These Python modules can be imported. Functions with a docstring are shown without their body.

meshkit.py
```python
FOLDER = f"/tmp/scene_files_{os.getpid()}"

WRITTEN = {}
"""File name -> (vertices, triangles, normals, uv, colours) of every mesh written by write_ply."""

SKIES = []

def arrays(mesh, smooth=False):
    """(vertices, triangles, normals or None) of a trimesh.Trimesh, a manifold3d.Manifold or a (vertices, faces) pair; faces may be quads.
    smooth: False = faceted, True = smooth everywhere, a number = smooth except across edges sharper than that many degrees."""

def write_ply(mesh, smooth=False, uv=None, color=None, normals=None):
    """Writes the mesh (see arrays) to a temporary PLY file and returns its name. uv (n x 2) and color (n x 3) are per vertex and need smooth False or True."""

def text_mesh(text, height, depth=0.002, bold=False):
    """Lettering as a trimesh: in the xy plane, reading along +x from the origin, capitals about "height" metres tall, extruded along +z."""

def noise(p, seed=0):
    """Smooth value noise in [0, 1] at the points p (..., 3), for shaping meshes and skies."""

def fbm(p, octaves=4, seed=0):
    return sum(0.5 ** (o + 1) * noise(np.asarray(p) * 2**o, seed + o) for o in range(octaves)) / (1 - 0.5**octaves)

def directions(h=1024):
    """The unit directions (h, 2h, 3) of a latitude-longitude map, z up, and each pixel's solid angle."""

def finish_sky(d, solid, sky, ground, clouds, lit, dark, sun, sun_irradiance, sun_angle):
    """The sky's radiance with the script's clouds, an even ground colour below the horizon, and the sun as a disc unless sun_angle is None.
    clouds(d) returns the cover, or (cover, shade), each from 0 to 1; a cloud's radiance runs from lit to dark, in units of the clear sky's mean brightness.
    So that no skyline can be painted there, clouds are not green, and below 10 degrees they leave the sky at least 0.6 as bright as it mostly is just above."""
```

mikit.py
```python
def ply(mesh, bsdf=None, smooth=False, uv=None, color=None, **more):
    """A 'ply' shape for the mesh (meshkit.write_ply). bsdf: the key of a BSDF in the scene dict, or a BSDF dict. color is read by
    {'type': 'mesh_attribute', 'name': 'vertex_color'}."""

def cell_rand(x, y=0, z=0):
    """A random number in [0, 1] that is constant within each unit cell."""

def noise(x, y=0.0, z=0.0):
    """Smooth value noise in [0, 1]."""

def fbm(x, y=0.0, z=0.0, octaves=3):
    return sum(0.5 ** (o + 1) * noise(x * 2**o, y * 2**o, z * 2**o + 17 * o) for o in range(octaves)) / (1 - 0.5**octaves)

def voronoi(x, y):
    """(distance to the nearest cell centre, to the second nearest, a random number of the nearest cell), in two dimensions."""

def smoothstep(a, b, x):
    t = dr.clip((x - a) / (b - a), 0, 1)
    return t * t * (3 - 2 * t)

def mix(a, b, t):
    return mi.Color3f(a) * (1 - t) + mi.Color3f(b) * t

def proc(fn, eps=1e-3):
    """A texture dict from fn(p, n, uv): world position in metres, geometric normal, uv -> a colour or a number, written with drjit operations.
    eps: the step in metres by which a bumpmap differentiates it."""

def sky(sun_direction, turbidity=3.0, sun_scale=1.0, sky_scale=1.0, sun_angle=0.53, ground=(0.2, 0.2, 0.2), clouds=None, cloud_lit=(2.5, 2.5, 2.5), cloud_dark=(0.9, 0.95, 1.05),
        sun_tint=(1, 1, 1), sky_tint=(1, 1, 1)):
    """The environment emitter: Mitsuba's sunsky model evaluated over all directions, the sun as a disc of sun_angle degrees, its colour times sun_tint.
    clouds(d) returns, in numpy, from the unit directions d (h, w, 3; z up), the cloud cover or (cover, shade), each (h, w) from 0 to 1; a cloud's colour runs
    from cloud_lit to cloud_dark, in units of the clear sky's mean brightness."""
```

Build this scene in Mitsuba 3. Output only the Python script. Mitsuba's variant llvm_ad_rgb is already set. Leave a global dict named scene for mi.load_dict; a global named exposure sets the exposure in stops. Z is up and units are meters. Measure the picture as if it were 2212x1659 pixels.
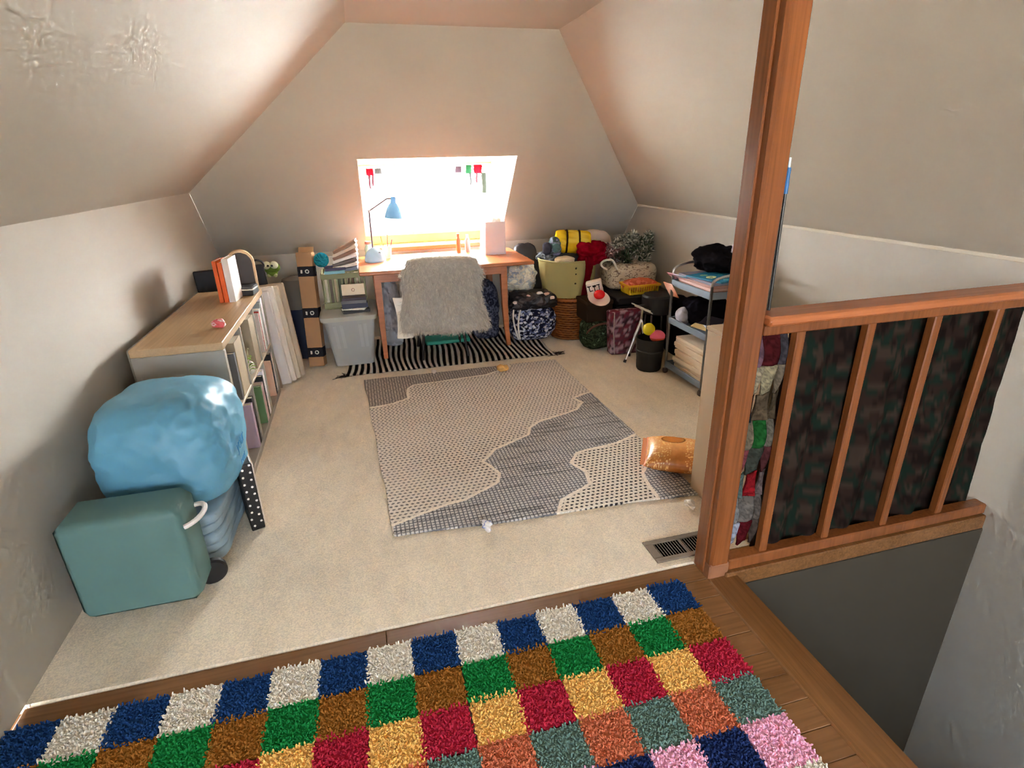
import math, random
import numpy as np, trimesh, manifold3d
import drjit as dr
import mitsuba as mi
import mikit, meshkit
from mikit import proc, noise, fbm, smoothstep, mix
from shapely.geometry import Polygon

# ------------------------------------------------------------------ camera, sky, exposure
T4 = mi.ScalarTransform4f
scene, labels = {}, {}
exposure = 7.42
W_, H_ = 2212, 1659
FOC = 1198.0
_t, _y, _r = np.radians([22.0, 14.5, 1.4])
EYE = np.array([0.0, 0.0, 1.5])
FWD = np.array([np.sin(_y) * np.cos(_t), np.cos(_y) * np.cos(_t), -np.sin(_t)])
_R0 = np.array([np.cos(_y), -np.sin(_y), 0.0]); _U0 = np.cross(_R0, FWD)
UP = _U0 * np.cos(_r) + _R0 * np.sin(_r)
scene['camera'] = {'type': 'perspective', 'fov_axis': 'x', 'fov': float(np.degrees(2 * np.arctan(W_ / 2 / FOC))), 'near_clip': 0.02, 'far_clip': 200.0,
                   'to_world': T4().look_at(origin=EYE.tolist(), target=(EYE + FWD).tolist(), up=UP.tolist())}

# overcast, made far brighter towards the dormer to light the room; pale warm ground
SUN = np.array([0.25, 0.80, 0.55]); SUN /= np.linalg.norm(SUN)
scene['sky'] = mikit.sky(SUN.tolist(), turbidity=4.0, sun_scale=0.0, sky_scale=1.0, ground=(0.90, 0.84, 0.74),
                         clouds=lambda d: (np.ones(d.shape[:2]), 1 - np.clip(0.1 + 0.9 * (d @ SUN), 0, 1) ** 1.4), cloud_lit=(12.0, 12.5, 12.5), cloud_dark=(1.25, 1.7, 2.35))

# ------------------------------------------------------------------ helpers
def L(*c):
    c = np.asarray(c, float) / 255.0
    return np.where(c <= 0.04045, c / 12.92, ((c + 0.055) / 1.055) ** 2.4)


def col(c):
    return mi.Color3f(*[float(v) for v in L(*c)])


def two(b): return {'type': 'twosided', 'bsdf': b}


VC = {'type': 'mesh_attribute', 'name': 'vertex_color'}
scene['matte'] = two({'type': 'diffuse', 'reflectance': VC})
scene['satin'] = two({'type': 'principled', 'base_color': VC, 'roughness': 0.5, 'specular': 0.45})
scene['gloss'] = two({'type': 'principled', 'base_color': VC, 'roughness': 0.28, 'specular': 0.5})
scene['metal'] = two({'type': 'principled', 'base_color': VC, 'metallic': 1.0, 'roughness': 0.28})
scene['curtain_cloth'] = {'type': 'principledthin', 'base_color': VC, 'roughness': 0.8, 'diff_trans': 0.5, 'spec_trans': 0.0}
scene['shade_plastic'] = {'type': 'principledthin', 'base_color': VC, 'roughness': 0.6, 'diff_trans': 0.16, 'spec_trans': 0.0}
scene['window_glass'] = {'type': 'thindielectric', 'int_ior': 1.5}


def numbered(k):
    if k not in scene and k not in labels: return k
    i = 1
    while f'{k}_{i:03d}' in scene or f'{k}_{i:03d}' in labels: i += 1
    return f'{k}_{i:03d}'


def thing(name, label, cat_, group=None):
    k = numbered(name); labels[k] = {'label': label, 'category': cat_}
    if group: labels[k]['group'] = group
    return k


def shape(mesh, bsdf, color=None, smooth=35):
    if hasattr(mesh, 'to_mesh'):
        m = mesh.to_mesh(); mesh = trimesh.Trimesh(np.array(m.vert_properties[:, :3]), np.array(m.tri_verts), process=False)
    if color is None:
        return mikit.ply(mesh, bsdf, smooth=smooth)
    if smooth is not True and smooth is not False:
        mesh = trimesh.graph.smooth_shade(mesh, angle=np.radians(smooth), facet_minarea=None); smooth = True
    v = np.array(mesh.vertices)
    c = color(v) if callable(color) else np.tile(L(*color), (len(v), 1))
    return mikit.ply(trimesh.Trimesh(v, np.array(mesh.faces), process=False), bsdf, smooth=smooth, color=np.clip(c, 0, 1))


def add(key, mesh, bsdf='matte', color=None, smooth=35, label=None, cat=None, group=None, kind=None):
    k = numbered(key); scene[k] = shape(mesh, bsdf, color, smooth)
    d = {n: v for n, v in (('label', label), ('category', cat), ('group', group), ('kind', kind)) if v}
    if d: labels[k] = d
    return k


def part(root, name, mesh, bsdf='matte', color=None, smooth=35, label=None, kind=None):
    return add(f'{root}__{name}', mesh, bsdf, color, smooth, label=label, kind=kind)


def rot(rx=0, ry=0, rz=0):
    return trimesh.transformations.euler_matrix(math.radians(rx), math.radians(ry), math.radians(rz), 'sxyz')


def tf(m, loc=(0, 0, 0), rx=0, ry=0, rz=0, s=None):
    m = m.copy()
    if s is not None: m.apply_scale(s)
    M = rot(rx, ry, rz); M[:3, 3] = loc; m.apply_transform(M); return m


def cat(*ms):
    ms = [x for m in ms for x in (m if isinstance(m, (list, tuple)) else [m])]
    return trimesh.util.concatenate(ms)


def hullm(pts):
    m = manifold3d.Manifold.hull_points(np.asarray(pts, float).tolist()).to_mesh()
    return trimesh.Trimesh(np.array(m.vert_properties[:, :3], float), np.array(m.tri_verts), process=False)


def rbox(x0, x1, y0, y1, z0, z1, b=0.004):
    c = np.array([(x0 + x1) / 2, (y0 + y1) / 2, (z0 + z1) / 2]); h = np.array([x1 - x0, y1 - y0, z1 - z0]) / 2
    b = min(b, h.min() * 0.45); P = []
    for s in np.ndindex(2, 2, 2):
        sg = np.array(s) * 2 - 1
        for k in range(3):
            q = h - b; q = q.copy(); q[k] = h[k]; P.append(c + sg * q)
    return hullm(P)


def cbox(sx, sy, sz, b=0.004):
    return rbox(-sx / 2, sx / 2, -sy / 2, sy / 2, -sz / 2, sz / 2, b)


def frustum(x0, x1, y0, y1, z0, X0, X1, Y0, Y1, z1, r=0.02, n=5):
    def ring(a0, a1, b0, b1, z):
        P = []
        for cx, cy, q in ((a1 - r, b1 - r, 0), (a0 + r, b1 - r, 1), (a0 + r, b0 + r, 2), (a1 - r, b0 + r, 3)):
            for k in range(n):
                t = (q + k / (n - 1)) * math.pi / 2; P.append((cx + r * math.cos(t), cy + r * math.sin(t), z))
        return P
    return ring(x0, x1, y0, y1, z0), ring(X0, X1, Y0, Y1, z1)


def loft(rings, cap=True):
    n = len(rings[0]); v = np.array([p for r in rings for p in r], float); F = []
    for i in range(len(rings) - 1):
        for j in range(n):
            a, b, c, d = i * n + j, i * n + (j + 1) % n, (i + 1) * n + (j + 1) % n, (i + 1) * n + j
            F += [(a, b, c), (a, c, d)]
    if cap:
        m = len(rings); v = np.vstack([v, np.mean(rings[0], 0), np.mean(rings[-1], 0)])
        for j in range(n):
            F += [((j + 1) % n, j, m * n), ((m - 1) * n + j, (m - 1) * n + (j + 1) % n, m * n + 1)]
    return trimesh.Trimesh(v, np.array(F), process=False)


def tube(pts, r, n=8):
    p = np.asarray(pts, float); r = np.broadcast_to(r, (len(p),))
    t = np.gradient(p, axis=0); t /= np.linalg.norm(t, axis=1, keepdims=True) + 1e-12
    a = np.cross(t[0], [0, 0, 1.0] if abs(t[0][2]) < 0.9 else [1.0, 0, 0]); a /= np.linalg.norm(a); rings = []
    for i in range(len(p)):
        a = a - t[i] * (a @ t[i]); a /= np.linalg.norm(a) + 1e-12; b = np.cross(t[i], a)
        rings.append([p[i] + r[i] * (math.cos(2 * math.pi * k / n) * a + math.sin(2 * math.pi * k / n) * b) for k in range(n)])
    return loft(rings)


def smoothpath(pts, n=24):
    from scipy.interpolate import CubicSpline
    p = np.asarray(pts, float); d = np.r_[0, np.cumsum(np.linalg.norm(np.diff(p, axis=0), axis=1))]
    return CubicSpline(d, p)(np.linspace(0, d[-1], n))


def lathe(prof, n=32, loc=(0, 0, 0)):
    rings = [[(r * math.cos(2 * math.pi * k / n), r * math.sin(2 * math.pi * k / n), z) for k in range(n)] for r, z in prof]
    m = loft(rings, cap=True); m.apply_translation(loc); return m


def grid(fn, nu, nv, thick=0.0):
    u, v = np.meshgrid(np.linspace(0, 1, nu), np.linspace(0, 1, nv), indexing='ij')
    P = np.asarray(fn(u, v)); P = np.stack(P, -1) if isinstance(P, (tuple, list)) or P.shape[0] == 3 and P.ndim == 3 else P
    i, j = np.meshgrid(np.arange(nu - 1), np.arange(nv - 1), indexing='ij')
    q = np.stack([i * nv + j, (i + 1) * nv + j, (i + 1) * nv + j + 1, i * nv + j + 1], -1).reshape(-1, 4)
    F = np.vstack([q[:, [0, 1, 2]], q[:, [0, 2, 3]]])
    V = P.reshape(-1, 3)
    m = trimesh.Trimesh(V, F, process=False)
    if thick <= 0: return m
    N = m.vertex_normals; B = V - N * thick; k = len(V)
    idx = np.arange(k).reshape(nu, nv)
    edge = np.r_[idx[:, 0], idx[-1, 1:], idx[-2::-1, -1], idx[0, -2:0:-1]]
    e2 = np.roll(edge, -1)
    S = np.vstack([np.stack([edge, edge + k, e2], 1), np.stack([e2, edge + k, e2 + k], 1)])
    return trimesh.Trimesh(np.vstack([V, B]), np.vstack([F, F[:, ::-1] + k, S]), process=False)


def npf(p, f, o=3, seed=0): return meshkit.fbm(np.asarray(p) * f, o, seed)


def blob(loc, size, pw=3.0, amp=0.1, freq=4.0, seed=0, sub=4, floor=None, taper=0.0, rz=0):
    m = trimesh.creation.icosphere(subdivisions=sub); d = np.array(m.vertices)
    r = (np.abs(d) ** pw).sum(1) ** (-1 / pw); p = d * r[:, None]
    p[:, :2] *= (1 - taper * (p[:, 2:3] * 0.5 + 0.5))
    p = p * np.asarray(size) / 2
    nz = npf(p + seed * 3.7, freq, 4, seed) - 0.5
    rid = np.abs(npf(p + 9.1 + seed, freq * 1.7, 3, seed + 5) - 0.5)
    p = p * (1 + amp * (2.2 * nz - 1.6 * rid))[:, None]
    m.vertices = p; M = rot(0, 0, rz); M[:3, 3] = loc; m.apply_transform(M)
    if floor is not None:
        v = np.array(m.vertices); v[:, 2] = np.maximum(v[:, 2], floor); m.vertices = v
    return m


def pattern(cols, freq, seed=0, warp=0.0, th=None):
    C = np.array([L(*c) for c in cols])
    def f(v):
        w = npf(v, freq * 0.7, 2, seed + 3)[:, None] * warp
        x = npf(v + w, freq, 3, seed); x = (x - x.min()) / (np.ptp(x) + 1e-9)
        q = np.clip((x - 0.2) / 0.6, 0, 0.9999)
        return C[(q * len(C)).astype(int)]
    return f


def mottled(c, k=0.15, freq=9, seed=0):
    b = L(*c)
    return lambda v: b * (1 + k * 2 * (npf(v, freq, 3, seed)[:, None] - 0.5))


def poly3(pts, holes=(), th=0.05, out=None):
    """A thick wall panel from a planar polygon; out: a point on the outer side."""
    P = np.asarray(pts, float); n = np.zeros(3)
    for i in range(len(P)): n += np.cross(P[i] - P[0], P[(i + 1) % len(P)] - P[0])
    n /= np.linalg.norm(n)
    if (np.asarray(out, float) - P[0]) @ n < 0: n = -n
    u = P[1] - P[0]; u /= np.linalg.norm(u); w = np.cross(n, u)
    to = lambda Q: [((np.asarray(q) - P[0]) @ u, (np.asarray(q) - P[0]) @ w) for q in Q]
    g = Polygon(to(P))
    for h in holes: g = g.difference(Polygon(to(h)))
    m = trimesh.creation.extrude_polygon(g, th, engine='earcut')
    M = np.eye(4); M[:3, 0], M[:3, 1], M[:3, 2], M[:3, 3] = u, w, n, P[0]
    m.apply_transform(M); return m


# ------------------------------------------------------------------ procedural materials
def wall_col(p, n, uv):
    return mix(col((193, 183, 167)), col((201, 192, 177)), fbm(p.x * 1.7, p.y * 1.7, p.z * 1.7, 3))
def wall_bump(p, n, uv):
    return smoothstep(0.35, 0.75, fbm(p.x * 90, p.y * 90, p.z * 90, 2))
scene['wall_paint'] = two({'type': 'bumpmap', 'bump': proc(wall_bump, 2e-3), 'scale': 0.0022,
                           'bsdf': {'type': 'roughplastic', 'diffuse_reflectance': proc(wall_col), 'alpha': 0.42, 'int_ior': 1.3}})
def carpet_col(p, n, uv):
    a = fbm(p.x * 260, p.y * 260, 3.0, 2); b = fbm(p.x * 2.2, p.y * 2.2, 7.0, 3); c = fbm(p.x * 22, p.y * 9, 1.0, 3)
    k = 0.62 + 0.42 * a + 0.22 * b + 0.16 * c
    return col((230, 216, 192)) * k
def carpet_bump(p, n, uv):
    return fbm(p.x * 210, p.y * 210, 2.0, 2)
scene['carpet'] = two({'type': 'bumpmap', 'bump': proc(carpet_bump, 1e-3), 'scale': 0.006, 'bsdf': {'type': 'diffuse', 'reflectance': proc(carpet_col)}})


def grain(ax, a, b, seed=0.0):
    def f(p, n, uv):
        q = [p.x, p.y, p.z]; al = q.pop(ax)
        w = fbm(q[0] * 9 + seed, q[1] * 9, al * 1.2, 3)
        g = fbm(q[0] * 130 + w * 5, q[1] * 130 + seed, al * 3.5, 3)
        return mix(col(a), col(b), dr.clip(0.55 * w + 0.75 * g - 0.12, 0, 1))
    return proc(f)
scene['wood_post'] = two({'type': 'roughplastic', 'diffuse_reflectance': grain(2, (98, 54, 30), (152, 90, 50)), 'alpha': 0.14, 'int_ior': 1.5})
scene['wood_plank'] = two({'type': 'roughplastic', 'diffuse_reflectance': grain(0, (96, 62, 36), (150, 106, 68), 4.0), 'alpha': 0.2, 'int_ior': 1.45})
scene['wood_border'] = two({'type': 'roughplastic', 'diffuse_reflectance': grain(1, (92, 58, 32), (148, 102, 62), 8.0), 'alpha': 0.2, 'int_ior': 1.45})
scene['wood_desk'] = two({'type': 'roughplastic', 'diffuse_reflectance': grain(0, (160, 88, 50), (196, 120, 74), 2.0), 'alpha': 0.16, 'int_ior': 1.5})
scene['wood_pale'] = two({'type': 'roughplastic', 'diffuse_reflectance': grain(1, (176, 140, 100), (206, 172, 130), 6.0), 'alpha': 0.3, 'int_ior': 1.45})

# woven grey rug: regions of different weave with cream outlines
B1 = [(-0.01, 2.12), (0.23, 2.21), (0.34, 2.23), (0.52, 2.33), (0.55, 2.41), (0.49, 2.55), (0.58, 2.66), (0.81, 2.78), (0.84, 2.86), (0.92, 2.93), (1.20, 3.02), (1.28, 3.12), (1.25, 3.20), (1.42, 3.27)]
B2 = [(0.71, 1.98), (0.77, 2.09), (0.95, 2.18), (0.97, 2.29), (0.93, 2.40), (1.0, 2.49), (1.25, 2.53), (1.46, 2.62)]
B3 = [(1.20, 1.94), (1.22, 2.08), (1.24, 2.2), (1.34, 2.3), (1.46, 2.34)]
B4 = [(-0.12, 3.46), (0.08, 3.48), (0.18, 3.54), (0.20, 3.71), (0.24, 3.77), (0.54, 3.79), (0.79, 3.81), (1.0, 3.92), (1.02, 4.05)]
POLY_B = B1 + [(1.6, 3.27), (1.6, 2.62)] + B2[::-1] + [(-0.01, 1.9)]
POLY_D = B3 + [(1.6, 2.34), (1.6, 1.9)]
POLY_T = B4 + [(-0.3, 4.05), (-0.3, 3.46)]


def inside(x, y, P):
    c = mi.Bool(False)
    for i in range(len(P)):
        (xi, yi), (xj, yj) = P[i], P[i - 1]
        if abs(yj - yi) < 1e-9: continue
        hit = ((yi > y) != (yj > y)) & (x < (xj - xi) * (y - yi) / (yj - yi) + xi)
        c = c ^ hit
    return c


def near(x, y, P):
    d = mi.Float(9.0)
    for (ax, ay), (bx, by) in zip(P[:-1], P[1:]):
        l2 = (bx - ax) ** 2 + (by - ay) ** 2
        t = dr.clip(((x - ax) * (bx - ax) + (y - ay) * (by - ay)) / l2, 0, 1)
        d = dr.minimum(d, dr.hypot(x - ax - t * (bx - ax), y - ay - t * (by - ay)))
    return d


def rug_col(p, n, uv):
    wx = p.x + 0.014 * (fbm(p.x * 9, p.y * 9, 1.0, 2) - 0.5); wy = p.y + 0.014 * (fbm(p.x * 9, p.y * 9, 4.0, 2) - 0.5)
    inB, inD, inT = inside(wx, wy, POLY_B), inside(wx, wy, POLY_D), inside(wx, wy, POLY_T)
    S = 0.025
    row = dr.floor(p.y / S); off = row * 0.5
    cx = p.x / S + off - dr.floor(p.x / S + off) - 0.5; cy = p.y / S - row - 0.5
    dot = smoothstep(0.36, 0.20, dr.hypot(cx * 0.9, cy * 1.25))
    S2 = 0.019
    gx = p.x / S2 - dr.floor(p.x / S2) - 0.5; gy = p.y / S2 - dr.floor(p.y / S2) - 0.5
    nub = smoothstep(0.45, 0.22, dr.maximum(dr.abs(gx), dr.abs(gy)))
    v = fbm(p.x * 1.6, p.y * 4.0, 2.0, 3); streak = smoothstep(0.62, 0.70, fbm(p.x * 5, p.y * 60, 3.0, 2))
    A = mix(col((226, 216, 202)), col((84, 78, 76)), dot * (0.6 + 0.5 * v))
    B = mix(col((114, 114, 117)), col((220, 216, 210)), nub * (0.75 + 0.25 * v)) * (1 - 0.38 * streak)
    C = mix(col((230, 221, 206)), col((50, 47, 48)), dot)
    Tt = mix(col((116, 108, 104)), col((206, 192, 178)), nub * 0.85)
    c = dr.select(inT, Tt, A)
    c = dr.select((wx > 0.60 - (wy - 2.0) * 0.1) & ~inB & (wy < 2.64), C, c)
    c = dr.select(inB, B, c)
    c = dr.select(inD, B, c)
    d = dr.minimum(dr.minimum(near(wx, wy, B1), near(wx, wy, B2)), dr.minimum(near(wx, wy, B3), near(wx, wy, B4)))
    return mix(c, col((240, 231, 216)), smoothstep(0.012, 0.006, d)) * (0.85 + 0.3 * noise(p.x * 300, p.y * 300, 0.0))
scene['grey_weave'] = two({'type': 'diffuse', 'reflectance': proc(rug_col)})

# ------------------------------------------------------------------ the room
CZ = 2.25; CY = 3.83; CXL, CXR = 0.057, 1.35; XL, XR = -1.15, 2.5; YB = 5.13; YR = -4.0
ZL = 1.333; ZR = 1.09; ZB = 0.80; YJL = 4.652; YJR = 4.870
WX0, WX1, WZ1, WY = 0.04, 1.245, 1.53, 5.42
ytop = (8.4785 - 1.3 * WZ1) / 1.45
ST = dict(kind='structure')
add('ceiling', poly3([(CXL, YR, CZ), (CXL, CY, CZ), (CXR, CY, CZ), (CXR, YR, CZ)], out=(0, 0, 9)), 'wall_paint', smooth=False, label='flat strip of ceiling between the sloped walls', **ST)
SKY = [(0, 0, 0)]
sl = lambda x: CZ - (CXL - x) * (CZ - ZL) / (CXL - XL)
lx0, lx1 = -0.85, -0.25
add('wall_left_slope', poly3([(CXL, YR, CZ), (CXL, CY, CZ), (XL, YJL, ZL), (XL, YR, ZL)], holes=[[(lx0, -3.7, sl(lx0)), (lx0, -2.3, sl(lx0)), (lx1, -2.3, sl(lx1)), (lx1, -3.7, sl(lx1))]], out=(-9, 0, 9)), 'wall_paint', smooth=False, label='sloped attic wall on the left', **ST)  # hole is an unseen skylight behind the camera, added to light the right slope
add('wall_left', poly3([(XL, YR, 0), (XL, YR, ZL), (XL, YJL, ZL), (XL, YB, ZB), (XL, YB, 0)], out=(-9, 0, 0)), 'wall_paint', smooth=False, label='low knee wall behind the bookcase', **ST)
add('wall_back_slope', poly3([(CXL, CY, CZ), (CXR, CY, CZ), (XR, YJR, ZR), (XR, YB, ZB), (WX1, YB, ZB), (WX1, ytop, WZ1), (WX0, ytop, WZ1), (WX0, YB, ZB), (XL, YB, ZB), (XL, YJL, ZL)], out=(0, 9, 9), th=0.04), 'wall_paint', smooth=False, label='sloped back wall around the dormer window', **ST)
sr = lambda x: CZ - (x - CXR) * (CZ - ZR) / (XR - CXR)
add('wall_right_slope', poly3([(CXR, YR, CZ), (CXR, CY, CZ), (XR, YJR, ZR), (XR, YR, ZR)], holes=[[(1.55, -3.7, sr(1.55)), (1.55, -2.9, sr(1.55)), (2.0, -2.9, sr(2.0)), (2.0, -3.7, sr(2.0))]], out=(9, 0, 9)), 'wall_paint', smooth=False, label='sloped attic wall on the right', **ST)  # hole is an unseen skylight behind the camera, added to light the left slope
add('wall_right', poly3([(XR, YR, -2.3), (XR, YR, ZR), (XR, YJR, ZR), (XR, YB, ZB), (XR, YB, -2.3)], out=(9, 0, 0)), 'wall_paint', smooth=False, label='knee wall behind the cart and stairs', **ST)
add('wall_back', poly3([(XL, YB, 0), (XL, YB, ZB), (XR, YB, ZB), (XR, YB, 0)], out=(0, 9, 0)), 'wall_paint', smooth=False, label='low pale knee wall behind the desk', **ST)
add('wall_rear', poly3([(XL, YR, 0), (XL, YR, ZL), (CXL, YR, CZ), (CXR, YR, CZ), (XR, YR, ZR), (XR, YR, -2.3), (1.24, YR, -2.3), (1.24, YR, 0)],
     holes=[[(0.1, YR, 0.9), (0.1, YR, 1.8), (0.8, YR, 1.8), (0.8, YR, 0.9)]], out=(0, -9, 0)), 'wall_paint', smooth=False, label='gable wall behind the landing', **ST)  # unseen window opening behind the camera, put in and sized to light the room
add('trim', cat(rbox(XR - 0.014, XR + 0.01, YR, YJR, ZR - 0.009, ZR + 0.009, 0.003)), 'matte', (204, 194, 176), label='thin painted trim along the top of the right knee wall', **ST)
# dormer
dz = [(WX0, YB, ZB), (WX0, ytop, WZ1), (WX0, WY, WZ1), (WX0, WY, ZB)]
add('wall_dormer', poly3(dz, out=(-9, 5, 1)), 'wall_paint', smooth=False, label='left cheek of the window dormer', **ST)
add('wall_dormer', poly3([(WX1, y, z) for _, y, z in dz], out=(9, 5, 1)), 'wall_paint', smooth=False, label='right cheek of the window dormer', **ST)
add('ceiling_dormer', poly3([(WX0, ytop, WZ1), (WX0, WY, WZ1), (WX1, WY, WZ1), (WX1, ytop, WZ1)], out=(0, 5, 9)), 'wall_paint', smooth=False, label='short ceiling of the window dormer', **ST)
add('trim', rbox(WX0, WX1, YB - 0.02, WY + 0.05, ZB - 0.03, ZB + 0.005, 0.004), 'wood_desk', label='deep wooden sill of the dormer window', **ST)
# window: frame, sashes, panes
wz0 = ZB + 0.005
def bar(x0, x1, z0, z1, y0=WY - 0.03, y1=WY + 0.05): return rbox(x0, x1, y0, y1, z0, z1, 0.004)
add('window__bottom_rail', rbox(WX0, WX1, WY - 0.05, WY + 0.04, wz0, 0.885, 0.004), 'satin', (236, 196, 118), label='rail under the window glass, its yellow imitating the window glow')  # yellow puts the glow on the wall under the glass into the colour
wz0 = 0.885
add('window', cat(bar(WX0, WX0 + 0.06, wz0, WZ1), bar(WX1 - 0.06, WX1, wz0, WZ1), bar(WX0 + 0.06, WX1 - 0.06, WZ1 - 0.05, WZ1), bar(WX0 + 0.06, WX1 - 0.06, wz0, wz0 + 0.06)), 'satin', (232, 226, 214), label='white framed dormer window blown out by daylight', **ST)
for a, b in ((WX0 + 0.06, WX1 - 0.06),):
    add('window__sash', cat(bar(a, a + 0.03, wz0 + 0.06, WZ1 - 0.05, WY, WY + 0.03), bar(b - 0.03, b, wz0 + 0.06, WZ1 - 0.05, WY, WY + 0.03),
        bar(a + 0.03, b - 0.03, wz0 + 0.06, wz0 + 0.09, WY, WY + 0.03), bar(a + 0.03, b - 0.03, WZ1 - 0.08, WZ1 - 0.05, WY, WY + 0.03)), 'satin', (236, 230, 220))
    add('window__pane', poly3([(a + 0.03, WY + 0.015, wz0 + 0.09), (a + 0.03, WY + 0.015, WZ1 - 0.08), (b - 0.03, WY + 0.015, WZ1 - 0.08), (b - 0.03, WY + 0.015, wz0 + 0.09)], out=(0, 9, 1), th=0.0005) if False else
        trimesh.Trimesh([(a + 0.03, WY + 0.015, wz0 + 0.09), (b - 0.03, WY + 0.015, wz0 + 0.09), (b - 0.03, WY + 0.015, WZ1 - 0.08), (a + 0.03, WY + 0.015, WZ1 - 0.08)], [(0, 1, 2), (0, 2, 3)], process=False), 'window_glass', smooth=False)
# floors
add('floor', rbox(XL - 0.04, XR + 0.04, 1.54, YB + 0.04, -0.05, 0.0, 0.006), 'carpet', smooth=False, label='wall-to-wall beige carpet of the attic room', **ST)
add('floor_landing', rbox(XL - 0.04, 1.238, YR - 0.04, 1.538, -0.06, -0.022, 0.002), 'matte', (70, 48, 30), smooth=False, label='brown wooden floor of the landing', **ST)
rs = random.Random(5); yb = 1.538
while yb > -0.9:
    y1 = yb - 0.088; xs = XL; 
    while xs < 1.128:
        xe = min(xs + rs.uniform(0.7, 1.3), 1.128)
        if 1.128 - xe < 0.25: xe = 1.128
        add('floor_landing__plank', rbox(xs + 0.0008, xe - 0.0008, y1 + 0.0008, yb - 0.0008, -0.022, -0.006 + rs.uniform(-0.0008, 0.0008), 0.0015), 'wood_plank', smooth=False); xs = xe
    yb = y1
add('floor_landing__plank', rbox(XL, 1.128, YR, yb - 0.0005, -0.022, -0.007), 'wood_plank', smooth=False)
for a, b in ((0.25, 1.538), (-1.2, 0.249), (-2.6, -1.201), (YR, -2.601)):
    add('floor_landing__plank', rbox(1.129, 1.255, a, b, -0.03, -0.004, 0.008), 'wood_border', smooth=20)
# stairwell: walls and steps going down
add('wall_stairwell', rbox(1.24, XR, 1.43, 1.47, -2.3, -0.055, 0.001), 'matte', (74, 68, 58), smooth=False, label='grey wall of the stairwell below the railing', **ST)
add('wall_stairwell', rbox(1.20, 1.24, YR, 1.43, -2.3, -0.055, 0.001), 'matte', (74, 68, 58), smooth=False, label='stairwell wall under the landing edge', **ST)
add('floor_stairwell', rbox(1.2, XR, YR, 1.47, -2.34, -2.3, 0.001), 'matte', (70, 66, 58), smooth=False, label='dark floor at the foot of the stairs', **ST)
add('floor_stairwell__beam', rbox(1.20, XR, 1.432, 1.56, -0.055, 0.012, 0.004), 'wood_border')
k_ = 'stairs'; labels[k_] = {'kind': 'structure', 'label': 'grey-brown carpeted steps going down to the right of the landing'}
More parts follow.
